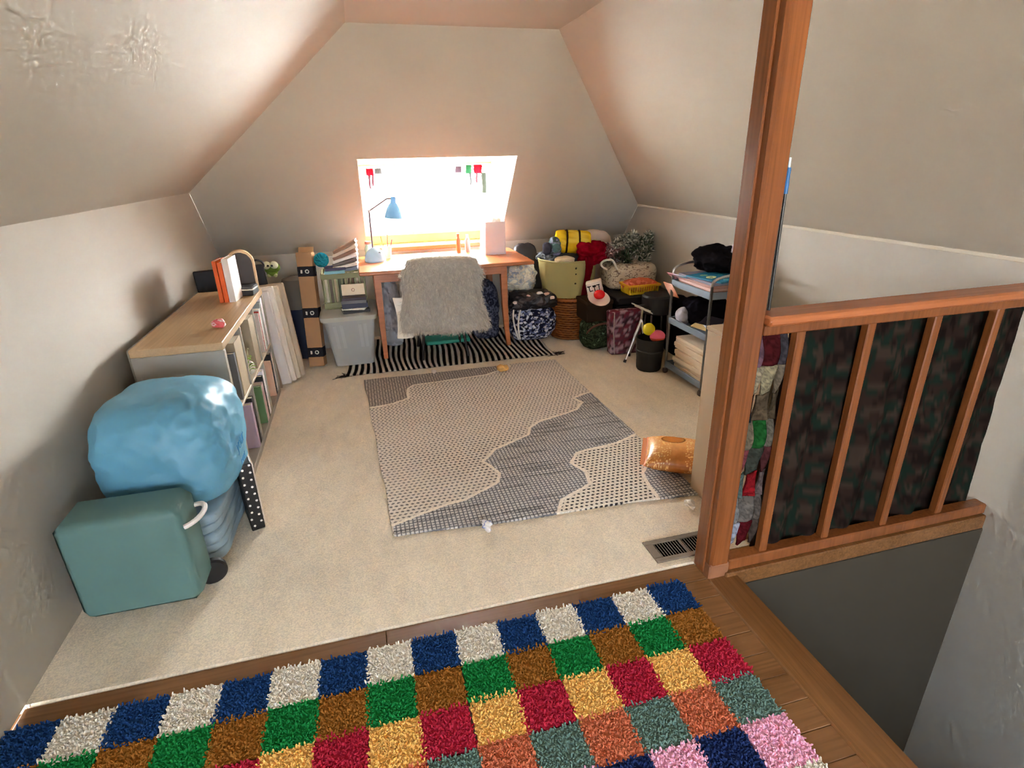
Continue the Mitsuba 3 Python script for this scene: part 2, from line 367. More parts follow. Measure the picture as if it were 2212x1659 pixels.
for i in range(10):
    z1 = -0.2 - 0.2 * i; y0 = -1.5 + 0.27 * i
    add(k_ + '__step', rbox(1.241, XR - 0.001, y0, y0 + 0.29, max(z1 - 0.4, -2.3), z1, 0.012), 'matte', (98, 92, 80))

# ------------------------------------------------------------------ wooden post and railing
k = thing('wooden_post', 'tall varnished orange-brown wooden post at the corner of the carpet', 'post')
def zslope(x): return CZ if x < CXR else CZ - (x - CXR) * (CZ - ZR) / (XR - CXR)
part(k, 'shaft', rbox(1.134, 1.215, 1.446, 1.530, -0.02, CZ, 0.009), 'wood_post', smooth=40)
part(k, 'side_strip', rbox(1.125, 1.1345, 1.478, 1.538, 0.0, CZ, 0.003), 'wood_post')
part(k, 'base_block', rbox(1.131, 1.217, 1.443, 1.49, -0.02, 0.055, 0.006), 'satin', mottled((138, 92, 64), 0.5, 40))
k = thing('stair_railing', 'wooden stair railing to the right of the tall post', 'railing')
part(k, 'top_rail', rbox(1.215, XR, 1.425, 1.535, 0.990, 1.022, 0.01), 'wood_desk', smooth=40)
part(k, 'under_rail', rbox(1.215, XR, 1.445, 1.515, 0.955, 0.990, 0.004), 'wood_post')
part(k, 'bottom_rail', rbox(1.215, XR, 1.445, 1.50, 0.014, 0.062, 0.005), 'wood_post')
for x in (1.372, 1.66, 1.95, 2.24):
    part(k, 'baluster', rbox(x - 0.017, x + 0.017, 1.456, 1.490, 0.060, 0.957, 0.004), 'wood_post')
for x in (1.235, 1.262):
    k = thing('thin_stick', ('thin black stick with blue grip beside the post, nearest the post', 'thin black stick with blue grip and clear tip beside the post, right one')[x > 1.25], 'stick')
    part(k, 'shaft', tube([(x + .004, 1.505, 1.023), (x + .005, 1.512, 1.385)], 0.0055, 10), 'gloss', (24, 26, 28))
    part(k, 'grip', tube([(x + .005, 1.512, 1.385), (x + .005, 1.513, 1.46)], 0.0075, 10), 'satin', (46, 104, 160), label='blue grip')
    part(k, 'tip', tube([(x + .005, 1.513, 1.46), (x + .005, 1.5135, 1.488)], 0.0045, 8), 'gloss', (190, 200, 205))
# quilt hanging behind the rail
def hang(x0, x1, y, z0, z1, amp, fx, seed, th=0.012, nu=60, nv=70):
    def f(u, v):
        x = x0 + (x1 - x0) * u; z = z1 + (z0 - z1) * v
        return np.stack([x, y + amp * np.sin(u * fx + 2 * v) * (0.3 + 0.7 * v) + 0.012 * (npf(np.stack([x, 0 * x, z], -1), 9, 3, seed) - 0.5), z], -1)
    return grid(f, nu, nv, th)
rq = random.Random(3)
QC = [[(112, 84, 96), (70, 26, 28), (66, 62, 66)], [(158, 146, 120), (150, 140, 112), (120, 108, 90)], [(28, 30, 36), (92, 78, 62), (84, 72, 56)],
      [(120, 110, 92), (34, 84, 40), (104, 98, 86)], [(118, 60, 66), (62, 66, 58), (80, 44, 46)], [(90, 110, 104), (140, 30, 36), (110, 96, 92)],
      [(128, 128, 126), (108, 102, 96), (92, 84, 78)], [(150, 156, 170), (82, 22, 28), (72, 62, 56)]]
k = thing('patchwork_quilt', 'patchwork quilt of dark red, white and green squares, dimmed for shade, hanging behind the railing', 'quilt')
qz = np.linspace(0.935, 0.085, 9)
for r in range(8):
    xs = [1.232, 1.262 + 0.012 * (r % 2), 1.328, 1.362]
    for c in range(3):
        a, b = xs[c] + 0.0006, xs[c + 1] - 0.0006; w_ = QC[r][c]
        w_ = tuple(int(v * .8) for v in w_); pat = pattern([w_, tuple(int(v * .8) for v in w_), w_, tuple(min(255, int(v * 1.18)) for v in w_)], 40 + 16 * ((r + c) % 3), r * 3 + c)  # patch colours darkened to carry the shade behind the railing
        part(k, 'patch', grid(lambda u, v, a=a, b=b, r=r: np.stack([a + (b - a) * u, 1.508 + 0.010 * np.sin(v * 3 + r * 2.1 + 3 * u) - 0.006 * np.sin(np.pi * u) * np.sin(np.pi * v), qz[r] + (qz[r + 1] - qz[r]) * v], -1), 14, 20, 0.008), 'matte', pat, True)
k = add('dark_blanket', hang(1.372, 2.44, 1.515, 0.03, 0.945, 0.02, 40, 4, 0.01, 140, 40), 'matte', pattern([(26, 20, 18), (40, 30, 26), (24, 34, 28), (52, 42, 36)], 22, 2), True, label='dark mottled cloth added as shade behind the stair railing right of the quilt', cat='blanket')  # dark sheet added to stand in for the shade behind the balusters
k = thing('low_cabinet', 'plain beige cabinet side standing just behind the tall post', 'cabinet')
part(k, 'body', rbox(1.402, 1.86, 1.60, 2.02, 0.0, 0.80, 0.004), 'satin', (178, 152, 122))
part(k, 'top', rbox(1.398, 1.864, 1.596, 2.024, 0.80, 0.818, 0.003), 'satin', (186, 160, 130))
part(k, 'door', rbox(1.42, 1.845, 2.02, 2.034, 0.02, 0.79, 0.003), 'satin', (182, 156, 126))

# ------------------------------------------------------------------ rugs
rg = np.random.default_rng(11)
def pile_square(seed, S=0.14, n=620):
    r = np.random.default_rng(seed); V, F = [], []
    g = int(math.sqrt(n)); xs = (np.arange(g) + 0.5) / g * S
    gx, gy = np.meshgrid(xs, xs); P = np.stack([gx.ravel(), gy.ravel()], 1) + r.normal(0, 0.0016, (g * g, 2)); P = np.clip(P, 0.0, S)
    for x, y in P:
        h = r.uniform(0.013, 0.021); lx, ly = r.normal(0, 0.0055, 2); w = r.uniform(0.0026, 0.0036); a0 = r.uniform(0, 6)
        b = len(V)
        for zz, ww, t in ((0.0, 0.8, 0), (0.6, 1.15, 0.45), (0.95, 0.75, 1.0)):
            for q in range(4):
                a = a0 + q * math.pi / 2; V.append((x + lx * t + ww * w * math.cos(a), y + ly * t + ww * w * math.sin(a), zz * h))
        V.append((x + lx * 1.05, y + ly * 1.05, h))
        for i in range(2):
            for q in range(4):
                p0, p1 = b + i * 4 + q, b + i * 4 + (q + 1) % 4; F += [(p0, p1, p1 + 4), (p0, p1 + 4, p0 + 4)]
        F += [(b + 8 + q, b + 8 + (q + 1) % 4, b + 12) for q in range(4)]
    base = trimesh.creation.box(bounds=[(0, 0, 0), (S, S, 0.009)])
    return cat(trimesh.Trimesh(np.array(V), np.array(F), process=False), base)
squares = [pile_square(s) for s in range(3)]
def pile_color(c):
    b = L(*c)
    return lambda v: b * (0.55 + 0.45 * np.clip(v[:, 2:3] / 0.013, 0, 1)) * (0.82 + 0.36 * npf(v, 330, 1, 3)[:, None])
ROWS = [('blue', 'white'), ('ochre', 'green'), ('red', 'yellow'), ('teal', 'terracotta'), ('pink', 'navy'), ('white', 'ochre'), ('green', 'red')]
RC = dict(blue=(38, 68, 118), white=(228, 222, 208), ochre=(160, 104, 48), green=(36, 134, 68), red=(188, 50, 70), yellow=(238, 194, 110), teal=(110, 138, 128), terracotta=(208, 120, 86), pink=(240, 184, 208), navy=(40, 56, 104))
k = thing('checkered_rug', 'thick tufted rug of colourful squares on the wooden landing', 'rug')
part(k, 'backing', rbox(1.012 - 16 * 0.1443, 1.012, 1.45 - 7 * 0.14, 1.45, -0.006, 0.001, 0.002), 'matte', (120, 112, 100))
cache = {}
for r in range(7):
    for c in range(16):
        nm = ROWS[r][c % 2]; vkey = (nm, (r * 5 + c * 7) % 3)
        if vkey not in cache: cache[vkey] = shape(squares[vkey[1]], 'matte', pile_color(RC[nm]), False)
        q = numbered(k + '__square')
        y0 = 1.45 - (r + 1) * 0.14; x0 = 1.012 - (c + 1) * 0.1443
        jx, jy = rg.normal(0, 0.003, 2)
        scene[q] = {**cache[vkey], 'to_world': T4().translate([x0 + jx, y0 + jy, 0.001]).scale([0.1443 / 0.14, 1, 1])}

# grey woven rug
RQ = np.array([[-0.013, 2.039], [1.418, 1.955], [1.385, 3.965], [-0.101, 3.985]])
def rug_f(u, v):
    a = (1 - u)[..., None] * RQ[0] + u[..., None] * RQ[1]; b = (1 - u)[..., None] * RQ[3] + u[..., None] * RQ[2]
    p = (1 - v)[..., None] * a + v[..., None] * b
    x, y = p[..., 0], p[..., 1]
    z = 0.011 + 0.002 * np.sin(x / 0.025 * np.pi * 2) * np.sin(y / 0.025 * np.pi * 2) + 0.007 * (npf(np.stack([x * 1.2, y * 4, 0 * x], -1), 3.0, 2, 2) - 0.5)
    e = 0.004 * np.sin(y * 11) * (u < 0.01) + 0.0
    return np.stack([x + e, y + 0.006 * np.sin(x * 7 + 1) * (1 - v), z], -1)
add('woven_rug', grid(rug_f, 240, 320, 0.008), 'grey_weave', None, True, label='large grey and cream woven rug with wavy bands on the carpet', cat='rug')

# black and white striped rug
k = thing('striped_rug', 'black and white striped rag rug under the desk', 'rug')
SQ = np.array([[-0.235, 4.118], [1.43, 4.085], [1.48, 4.99], [-0.20, 4.99]])
ns = 74
def stripe(i, col_):
    u0, u1 = i / ns, (i + 1) / ns
    def f(u, v):
        uu = u0 + (u1 - u0) * u
        a = (1 - uu)[..., None] * SQ[0] + uu[..., None] * SQ[1]; b = (1 - uu)[..., None] * SQ[3] + uu[..., None] * SQ[2]
        p = (1 - v)[..., None] * a + v[..., None] * b
        sh = 0.022 * np.sin(v * 5 + i * 0.13) * (1 - v) + 0.006 * npf(np.stack([v * 3, 0 * v + i * 0.2, 0 * v], -1), 2.0, 2, 1)
        return np.stack([p[..., 0] + sh, p[..., 1] + 0.012 * npf(np.stack([0 * v + i * 0.5, 0 * v, 0 * v], -1), 1.0, 1, 4) * (1 - v), 0.012 + 0.004 * np.sin(u * np.pi) + 0 * v], -1)
    return grid(f, 5, 26, 0.009)
for i in range(ns):
    part(k, 'stripe', stripe(i, 0), 'matte', (24, 22, 24) if i % 2 == 0 else mottled((214, 204, 190), 0.12, 40, i), True)
def fringe(x, y, seed, n=14):
    r = np.random.default_rng(seed)
    return cat(*[tube([(x + r.normal(0, 0.012), y + r.normal(0, 0.012), 0.006), (x + r.normal(0, 0.03), y + r.normal(0, 0.03), 0.01), (x + r.normal(0, 0.05), y + r.normal(0, 0.035), 0.004)], [0.003, 0.0025, 0.0015], 4) for _ in range(n)])
part(k, 'fringe', fringe(-0.25, 4.13, 1), 'matte', (40, 34, 32)); part(k, 'fringe', fringe(1.45, 4.13, 2), 'matte', (34, 28, 28))

# floor vent
k = thing('floor_vent', 'dark metal floor register in the carpet beside the post', 'vent')
part(k, 'frame', cat(rbox(0.985, 1.295, 1.572, 1.596, 0, 0.008, 0.003), rbox(0.985, 1.295, 1.68, 1.704, 0, 0.008, 0.003), rbox(0.985, 1.02, 1.596, 1.68, 0, 0.008, 0.003), rbox(1.26, 1.295, 1.596, 1.68, 0, 0.008, 0.003)), 'satin', (122, 108, 92))
part(k, 'well', rbox(1.018, 1.262, 1.594, 1.682, -0.002, 0.0015, 0.0005), 'matte', (6, 5, 5))
part(k, 'divider', rbox(1.134, 1.146, 1.596, 1.68, 0.0, 0.007, 0.002), 'satin', (118, 104, 90))
for i in range(9): part(k, 'louver', rbox(1.024 + i * 0.0122, 1.0268 + i * 0.0122, 1.596, 1.68, 0.0015, 0.005, 0.001), 'satin', (120, 108, 94))
for i in range(9): part(k, 'louver', rbox(1.150 + i * 0.0122, 1.1528 + i * 0.0122, 1.596, 1.68, 0.0015, 0.005, 0.001), 'satin', (120, 108, 94))

# small litter
add('crumpled_tissue', blob((0.383, 1.985, 0.022), (0.052, 0.06, 0.042), 2, 0.9, 38, 3, 3, 0.001), 'matte', pattern([(232, 232, 236), (120, 140, 200), (236, 236, 238), (240, 240, 240)], 30, 1), 25, label='crumpled white and blue wrapper at the front edge of the grey rug', cat='litter')
add('yellow_scrap', blob((0.93, 3.845, 0.036), (0.085, 0.07, 0.05), 4, 0.5, 22, 2, 3, 0.017), 'matte', mottled((222, 176, 108), 0.3, 40), 25, label='small crumpled yellow scrap on the far end of the grey rug', cat='litter')
add('white_fluff', blob((0.412, 3.95, 0.03), (0.04, 0.045, 0.03), 2, 0.9, 40, 6, 3, 0.017), 'matte', (226, 214, 204), 25, label='tuft of white fluff near the striped rug', cat='litter')
add('white_fluff', blob((1.31, 1.87, 0.02), (0.045, 0.05, 0.04), 2, 0.8, 40, 8, 3, 0.001), 'matte', (232, 224, 212), 25, label='white scrap on the carpet beside the tall post', cat='litter')

# orange bag of granules lying on the rug
k = thing('packaged_bag', 'orange plastic bag lying on the corner of the grey rug', 'bag')
def pillow(sx, sy, sz, n=(60, 44)):
    def half(sgn):
        def f(u, v):
            a, b = u * 2 - 1, v * 2 - 1
            h = (1 - np.abs(a) ** 3.2) ** 0.6 * (1 - np.abs(b) ** 2.6) ** 0.55
            x = a * sx / 2 * (1 - 0.05 * (1 - b * b)); y = b * sy / 2 * (1 - 0.06 * (1 - a * a))
            w = 0.006 * (npf(np.stack([x, y, 0 * x], -1), 30, 3, 4) - 0.5) * (0.3 + np.abs(a))
            return np.stack([x, y, sgn * (h * sz / 2 + w * h)], -1)
        m = grid(f, *n); 
        if sgn < 0: m.invert()
        return m
    return cat(half(1), half(-1))
def bag_col(v):
    c = np.tile(L(224, 162, 92), (len(v), 1)); x, y = v[:, 0], v[:, 1]
    lo = np.clip((-y - 0.01) / 0.10 + 0.8 * (npf(v, 42, 2, 2) - 0.5), 0, 1)[:, None]
    c = c * (1 - lo) + L(178, 106, 48) * lo
    t = (npf(v, 160, 1, 5) > 0.64)[:, None] & (np.abs(x) > 0.04)[:, None]
    c = np.where(t, L(236, 196, 130), c)
    e = ((x + 0.03) / 0.062) ** 2 + ((y - 0.045) / 0.034) ** 2
    c = np.where((e < 1)[:, None], L(190, 112, 40), c); c = np.where(((e < 1.25) & (e > 0.92))[:, None], L(150, 84, 30), c)
    c = np.where((np.abs(x) > 0.172)[:, None], L(226, 140, 84), c)
    return c
pb = pillow(0.37, 0.25, 0.13, (110, 80)); scene_m = shape(pb, 'gloss', bag_col, True)
q = numbered(k + '__pouch'); scene[q] = {**scene_m, 'to_world': T4().translate([1.435, 2.20, 0.082]).rotate([0, 0, 1], -31).rotate([1, 0, 0], 6).scale([0.88, 1.06, 1.0])}
for sx in (-0.1915, 0.1915):
    q = numbered(k + '__seam'); scene[q] = {**shape(rbox(sx - 0.0135, sx + 0.0135, -0.115, 0.115, -0.002, 0.002, 0.001), 'gloss', (226, 150, 100)), 'to_world': T4().translate([1.435, 2.20, 0.082]).rotate([0, 0, 1], -31).rotate([1, 0, 0], 6).scale([0.88, 1.06, 1.0])}

# ------------------------------------------------------------------ desk with lamp, chair
k = thing('wooden_desk', 'orange-brown wooden desk under the dormer window', 'desk')
part(k, 'top', rbox(-0.045, 1.315, 4.27, 5.07, 0.722, 0.75, 0.006), 'wood_desk', smooth=40)
part(k, 'apron', rbox(0.08, 1.10, 4.405, 4.425, 0.64, 0.722, 0.003), 'wood_desk'); part(k, 'apron', rbox(0.08, 1.10, 4.98, 5.0, 0.64, 0.722, 0.003), 'wood_desk')
part(k, 'apron', rbox(0.07, 0.09, 4.42, 4.98, 0.64, 0.722, 0.003), 'wood_desk'); part(k, 'apron', rbox(1.10, 1.12, 4.42, 4.98, 0.64, 0.722, 0.003), 'wood_desk')
def leg(x, y, dx=0.0, dy=0.0):
    rings = []
    for t, w in ((0, 0.026), (0.15, 0.026), (0.5, 0.023), (0.8, 0.019), (1, 0.017)):
        s = t ** 3; z = 0.722 - (0.722 - 0.014) * t
        rings.append([(x + dx * s + a * w, y + dy * s + b * w, z) for a, b in ((1, 1), (1, -1), (-1, -1), (-1, 1))])
    return loft(rings)
for x, y, dx, dy in ((0.085, 4.43, 0.0, 0.0), (1.095, 4.43, 0.035, 0.02), (0.085, 4.98, 0, 0), (1.095, 4.98, 0.03, 0)):
    part(k, 'leg', leg(x, y, dx, dy), 'wood_desk', smooth=False)

k = thing('desk_lamp', 'blue desk lamp with angled arm standing on the desk before the window', 'lamp')
lb = (0.095, 4.76)
part(k, 'base', lathe([(0.0, 0.75), (0.082, 0.75), (0.086, 0.765), (0.078, 0.80), (0.058, 0.835), (0.03, 0.855), (0.012, 0.862), (0.0, 0.863)], 36, (*lb, 0)), 'gloss', (148, 182, 206), smooth=40)
part(k, 'switch', lathe([(0.0, 0), (0.012, 0), (0.011, 0.008), (0.0, 0.009)], 16, (lb[0] + 0.035, lb[1] - 0.045, 0.822)), 'gloss', (60, 90, 110))
part(k, 'pole', tube([(0.083, 4.76, 0.855), (0.088, 4.76, 1.145)], 0.006, 10), 'satin', (66, 48, 68))
part(k, 'joint', trimesh.creation.icosphere(subdivisions=2, radius=0.011).apply_translation((0.088, 4.76, 1.147)), 'metal', (170, 160, 170))
part(k, 'arm', tube([(0.088, 4.76, 1.147), (0.235, 4.755, 1.235), (0.266, 4.75, 1.235)], 0.0055, 10), 'satin', (72, 48, 56))
sh_ = lathe([(0.0, 0.165), (0.017, 0.164), (0.021, 0.158), (0.022, 0.118), (0.030, 0.112), (0.050, 0.075), (0.064, 0.03), (0.070, 0.0), (0.067, 0.0), (0.060, 0.03), (0.046, 0.073), (0.026, 0.105), (0.0, 0.106)], 36)
part(k, 'shade', tf(sh_, (0.272, 4.75, 1.085), 0, 5, 0), 'shade_plastic', (120, 176, 226), smooth=40)
part(k, 'bulb', trimesh.creation.icosphere(subdivisions=3, radius=0.025).apply_translation((0.273, 4.75, 1.13)), 'gloss', (235, 232, 224))

k = thing('pen_cup', 'pale cup of pens and brushes behind the blue lamp base', 'cup')
part(k, 'cup', lathe([(0, 0.75), (0.035, 0.75), (0.04, 0.85), (0.037, 0.85), (0.033, 0.756), (0, 0.756)], 24, (0.20, 4.9, 0)), 'gloss', (216, 190, 170))
for i, c in enumerate(((150, 60, 80), (90, 120, 90), (60, 60, 70), (210, 160, 80), (190, 90, 70))):
    a = i * 1.25; part(k, 'pen', tube([(0.20 + 0.012 * math.cos(a), 4.9 + 0.012 * math.sin(a), 0.757), (0.20 + 0.05 * math.cos(a), 4.9 + 0.04 * math.sin(a), 0.90 + 0.012 * i)], 0.0045, 6), 'satin', c)
k = thing('glass_jar', 'small greenish jar on the desk left of the lamp pole', 'jar')
part(k, 'jar', lathe([(0, 0.75), (0.032, 0.75), (0.035, 0.76), (0.035, 0.84), (0.026, 0.855), (0.026, 0.87), (0, 0.87)], 24, (0.055, 4.93, 0)), 'gloss', (196, 204, 178))
part(k, 'lid', lathe([(0, 0.87), (0.03, 0.87), (0.03, 0.892), (0, 0.894)], 24, (0.055, 4.93, 0)), 'satin', (206, 120, 96))
k = thing('red_bottle', 'slim red-orange bottle standing on the desk under the window', 'bottle')
part(k, 'body', lathe([(0, 0.75), (0.018, 0.75), (0.02, 0.76), (0.02, 0.86), (0.01, 0.885), (0, 0.886)], 20, (0.82, 4.93, 0)), 'gloss', (206, 88, 44))
part(k, 'cap', lathe([(0, 0.885), (0.011, 0.885), (0.011, 0.915), (0, 0.916)], 16, (0.82, 4.93, 0)), 'gloss', (190, 70, 40))
k = thing('pink_bottle', 'pink bottle on the desk beside the white paper box', 'bottle')
part(k, 'body', lathe([(0, 0.75), (0.022, 0.75), (0.024, 0.76), (0.024, 0.85), (0.012, 0.875), (0, 0.876)], 20, (0.905, 4.95, 0)), 'gloss', (222, 140, 140))
part(k, 'cap', lathe([(0, 0.875), (0.012, 0.875), (0.012, 0.90), (0, 0.901)], 16, (0.905, 4.95, 0)), 'satin', (232, 214, 210))
# grey-white paper carrier on desk
k = thing('paper_bag', 'grey and white upright paper bag on the right end of the desk', 'bag')
def crinkled_box(x0, x1, y0, y1, z0, z1, X0, X1, Y0, Y1, amp=0.006, seed=0):
    def side(a, b, A, B):
        a, b, A, B = map(np.asarray, (a, b, A, B))
        def f(u, v):
            p = (1 - v)[..., None] * ((1 - u)[..., None] * a + u[..., None] * b) + v[..., None] * ((1 - u)[..., None] * A + u[..., None] * B)
            n = np.cross(b - a, A - a); n = n / np.linalg.norm(n)
            w = amp * 2 * (npf(p, 14, 3, seed) - 0.5) * np.sin(np.pi * u) 
            return p + w[..., None] * n
        return grid(f, 14, 18, 0.003)
    c0 = [(x0, y0, z0), (x1, y0, z0), (x1, y1, z0), (x0, y1, z0)]; c1 = [(X0, Y0, z1), (X1, Y0, z1), (X1, Y1, z1), (X0, Y1, z1)]
    return [side(c0[i], c0[(i + 1) % 4], c1[i], c1[(i + 1) % 4]) for i in range(4)]
S4 = crinkled_box(1.01, 1.19, 4.70, 4.92, 0.752, 1.02, 1.02, 1.19, 4.70, 4.90)
part(k, 'front_panel', cat(S4[0], S4[1], S4[2]), 'matte', (208, 196, 196), True)
part(k, 'side_panel', S4[3], 'matte', (236, 230, 228), True)
part(k, 'bottom', rbox(1.012, 1.188, 4.702, 4.918, 0.7505, 0.754, 0.001), 'matte', (214, 204, 202))
part(k, 'tissue', blob((1.10, 4.81, 0.99), (0.15, 0.17, 0.12), 3, 0.4, 20, 4, 3), 'matte', (232, 226, 222), 25)

# chair, seen from behind, with shaggy throw
k = thing('desk_chair', 'white shell chair on slim black legs pulled up to the desk', 'chair')
def shell(u, v):
    a = u * 2 - 1; x = 0.555 + a * (0.235 + 0.02 * np.sin(v * 3)); t = v
    y = np.where(t < 0.5, 4.66 - t / 0.5 * 0.36, 4.30 - (t - 0.5) / 0.5 * 0.09) + 0.05 * a * a * (t > 0.45)
    bend = np.exp(-((t - 0.5) / 0.12) ** 2)
    z = np.where(t < 0.5, 0.45 - 0.02 * np.sin(np.pi * t / 0.5), 0.45 + (t - 0.5) / 0.5 * 0.34) + 0.03 * bend + 0.035 * a * a * (t < 0.5)
    return np.stack([x, y, z], -1)
part(k, 'shell', grid(shell, 24, 40, 0.008), 'satin', (224, 220, 212), True)
for x, y, dx, dy in ((0.42, 4.34, -0.05, -0.07), (0.69, 4.34, 0.05, -0.07), (0.42, 4.60, -0.05, 0.05), (0.69, 4.60, 0.05, 0.05)):
    part(k, 'leg', tube([(x, y, 0.44), (x + dx, y + dy, 0.018)], 0.011, 10), 'satin', (26, 24, 24))
part(k, 'cross_bar', tube([(0.40, 4.45, 0.25), (0.71, 4.45, 0.25)], 0.007, 8), 'satin', (26, 24, 24))
def throw_f(u, v):
    a = u * 2 - 1
    s = v * 1.06                                           # length down: 0.22 on the seat side, over the top, 0.60 behind
    yy = np.where(s < 0.26, 4.235 + 0.02 + 0 * s, np.where(s < 0.34, 4.205 + 0.05 * np.cos((s - 0.26) / 0.08 * np.pi), 4.155 - 0.02 * (s - 0.34)))
    zz = np.where(s < 0.26, 0.80 - (0.26 - s), np.where(s < 0.34, 0.80 + 0.03 * np.sin((s - 0.26) / 0.08 * np.pi), 0.80 - (s - 0.34) * 0.73))
    zr = np.clip((zz - 0.22) / 0.6, 0, 1)
    hw = 0.315 + 0.022 * np.sin(zr * 5.0 + 0.6 + 0.5 * np.sign(a)) - 0.045 * np.clip(zr - 0.85, 0, 1) / 0.15
    x = 0.562 + a * hw + 0.012 * np.sin(zr * 9) * np.sign(a) * np.abs(a) ** 4
    y = yy - 0.022 * np.sin(a * 5 + 0.5) * (1 - zr) * (s > 0.3) + 0.03 * a * a * (s > 0.3) - 0.01 * np.cos(a * 9) * (1 - zr)
    z = zz - 0.05 * a * (s > 0.3) * 0.35 - 0.03 * np.abs(a) ** 3 * (s < 0.4)
    return np.stack([x, y, z], -1)
tm = grid(throw_f, 50, 70, 0.012)
tk = thing('shaggy_throw', 'grey shaggy throw draped over the back of the desk chair', 'throw')
part(tk, 'hide', tm, 'matte', (176, 168, 156), True)
part(tk, 'pale_underside', grid(lambda u, v: np.stack([0.178 + 0.12 * u + 0.02 * np.sin(v * 3), 4.20 - 0.02 * np.sin(u * 3) - 0.03 * v, 0.56 - 0.31 * v + 0 * u], -1), 12, 20, 0.008), 'matte', (232, 226, 214), True, label='smooth creamy underside of the throw')
def fur(mesh, n, ln, w, seed, droop=(0, 0, -0.6)):
    r = np.random.default_rng(seed); P, fi = trimesh.sample.sample_surface(mesh, n, seed=seed); N = mesh.face_normals[fi]
    D = N * 0.55 + r.normal(0, 0.35, N.shape) + np.asarray(droop); D /= np.linalg.norm(D, axis=1, keepdims=True)
    S = np.cross(D, r.normal(0, 1, D.shape)); S /= np.linalg.norm(S, axis=1, keepdims=True); l = ln * r.uniform(0.6, 1.3, n)[:, None]
    M1 = P + D * l * 0.5 + N * l * 0.12
    V = np.stack([P - S * w, P + S * w, M1 + S * w * .7, M1 - S * w * .7, P + D * l], 1).reshape(-1, 3)
    b = np.arange(n)[:, None] * 5
    F = np.concatenate([b + np.array([0, 1, 2]), b + np.array([0, 2, 3]), b + np.array([3, 2, 4])], 0)
    return trimesh.Trimesh(V, F, process=False)
part(tk, 'fur', fur(tm, 22000, 0.035, 0.0016, 3), 'matte', lambda v: L(206, 198, 186) * (0.75 + 0.5 * np.random.default_rng(1).random((len(v) // 5, 1)).repeat(5, 0)), False, kind='stuff')
add('green_tray', rbox(0.44, 0.83, 4.64, 4.84, 0.016, 0.05, 0.012), 'satin', (46, 140, 116), label='flat teal green plastic box on the striped rug under the chair', cat='box')

# ------------------------------------------------------------------ curtains in the window
def curtain(x0, x1, z1, z0, pinch, seed, tie):
    def f(u, v):
        z = z1 + (z0 - z1) * v; w = 1 - pinch * np.sin(np.clip(v, 0, 1) * np.pi * 0.5) ** 1.5
        x = tie + (x0 + (x1 - x0) * u - tie) * w
        return np.stack([x, WY - 0.06 + 0.014 * np.sin(u * 26 + v * 2), z], -1)
    return grid(f, 70, 50)
def cur_col(v):
    c = np.tile(L(240, 236, 230), (len(v), 1)); z = v[:, 2]; x = v[:, 0]
    wob = x + 0.012 * (npf(np.stack([x * 20, 0 * x, z * 18], -1), 1.0, 2, 3) - 0.5)
    # a border of motifs under the rod with longer tails: grey, green and red
    for lo, hi, zt, zb, cc in ((0.115, 0.178, 1.462, 1.395, (104, 8, 18)), (0.125, 0.142, 1.40, 1.29, (46, 24, 28)), (0.155, 0.172, 1.40, 1.31, (46, 24, 28)), (0.188, 0.245, 1.455, 1.41, (44, 42, 42)),
                               (0.90, 0.965, 1.462, 1.40, (44, 34, 40)), (0.995, 1.055, 1.468, 1.39, (22, 52, 32)), (1.028, 1.05, 1.40, 1.29, (34, 34, 34)), (1.07, 1.15, 1.468, 1.39, (108, 10, 20)), (1.085, 1.105, 1.40, 1.31, (50, 26, 30)), (1.145, 1.185, 1.40, 1.22, (50, 56, 50))):
        c = np.where(((wob > lo) & (wob < hi) & (z < zt) & (z > zb))[:, None], L(*cc), c)
    return c
for x0, x1, pn, tie, lb_ in ((0.11, 0.34, 0.55, 0.11, 'left'), (0.86, 1.20, 0.6, 1.20, 'right')):
    k = thing('window_curtain', f'thin white curtain with red and green pattern gathered at the {lb_} of the window', 'curtain')
    part(k, 'cloth', curtain(x0, x1, 1.475, 0.98, pn, 1, tie), 'curtain_cloth', cur_col, True)
add('curtain_rod', tube([(0.05, WY - 0.06, 1.482), (1.235, WY - 0.06, 1.482)], 0.007, 10), 'satin', (200, 180, 140), label='thin rod holding the curtains across the window top', cat='curtain rod')

# ------------------------------------------------------------------ books
def book(name, label, size, M, cover, pages=(226, 216, 196), group=None, bs='satin'):
    """size = (thickness x, depth y, height z); spine at -y."""
    t, d, h = size; b = min(0.003, t * 0.15)
    k = thing(name, label, 'book', group)
    cov = cat(rbox(-t / 2, -t / 2 + b, -d / 2, d / 2, 0, h, b * .3), rbox(t / 2 - b, t / 2, -d / 2, d / 2, 0, h, b * .3), rbox(-t / 2, t / 2, -d / 2, -d / 2 + b, 0, h, b * .3))
    pg = rbox(-t / 2 + b, t / 2 - b, -d / 2 + b, d / 2 - 0.004, 0.003, h - 0.003, 0.001)
    cov.apply_transform(M); pg.apply_transform(M)
    part(k, 'cover', cov, bs, cover); part(k, 'pages', pg, 'matte', pages)
    return k
def at(x, y, z, rx=0, ry=0, rz=0):
    M = rot(rx, ry, rz); M[:3, 3] = (x, y, z); return M

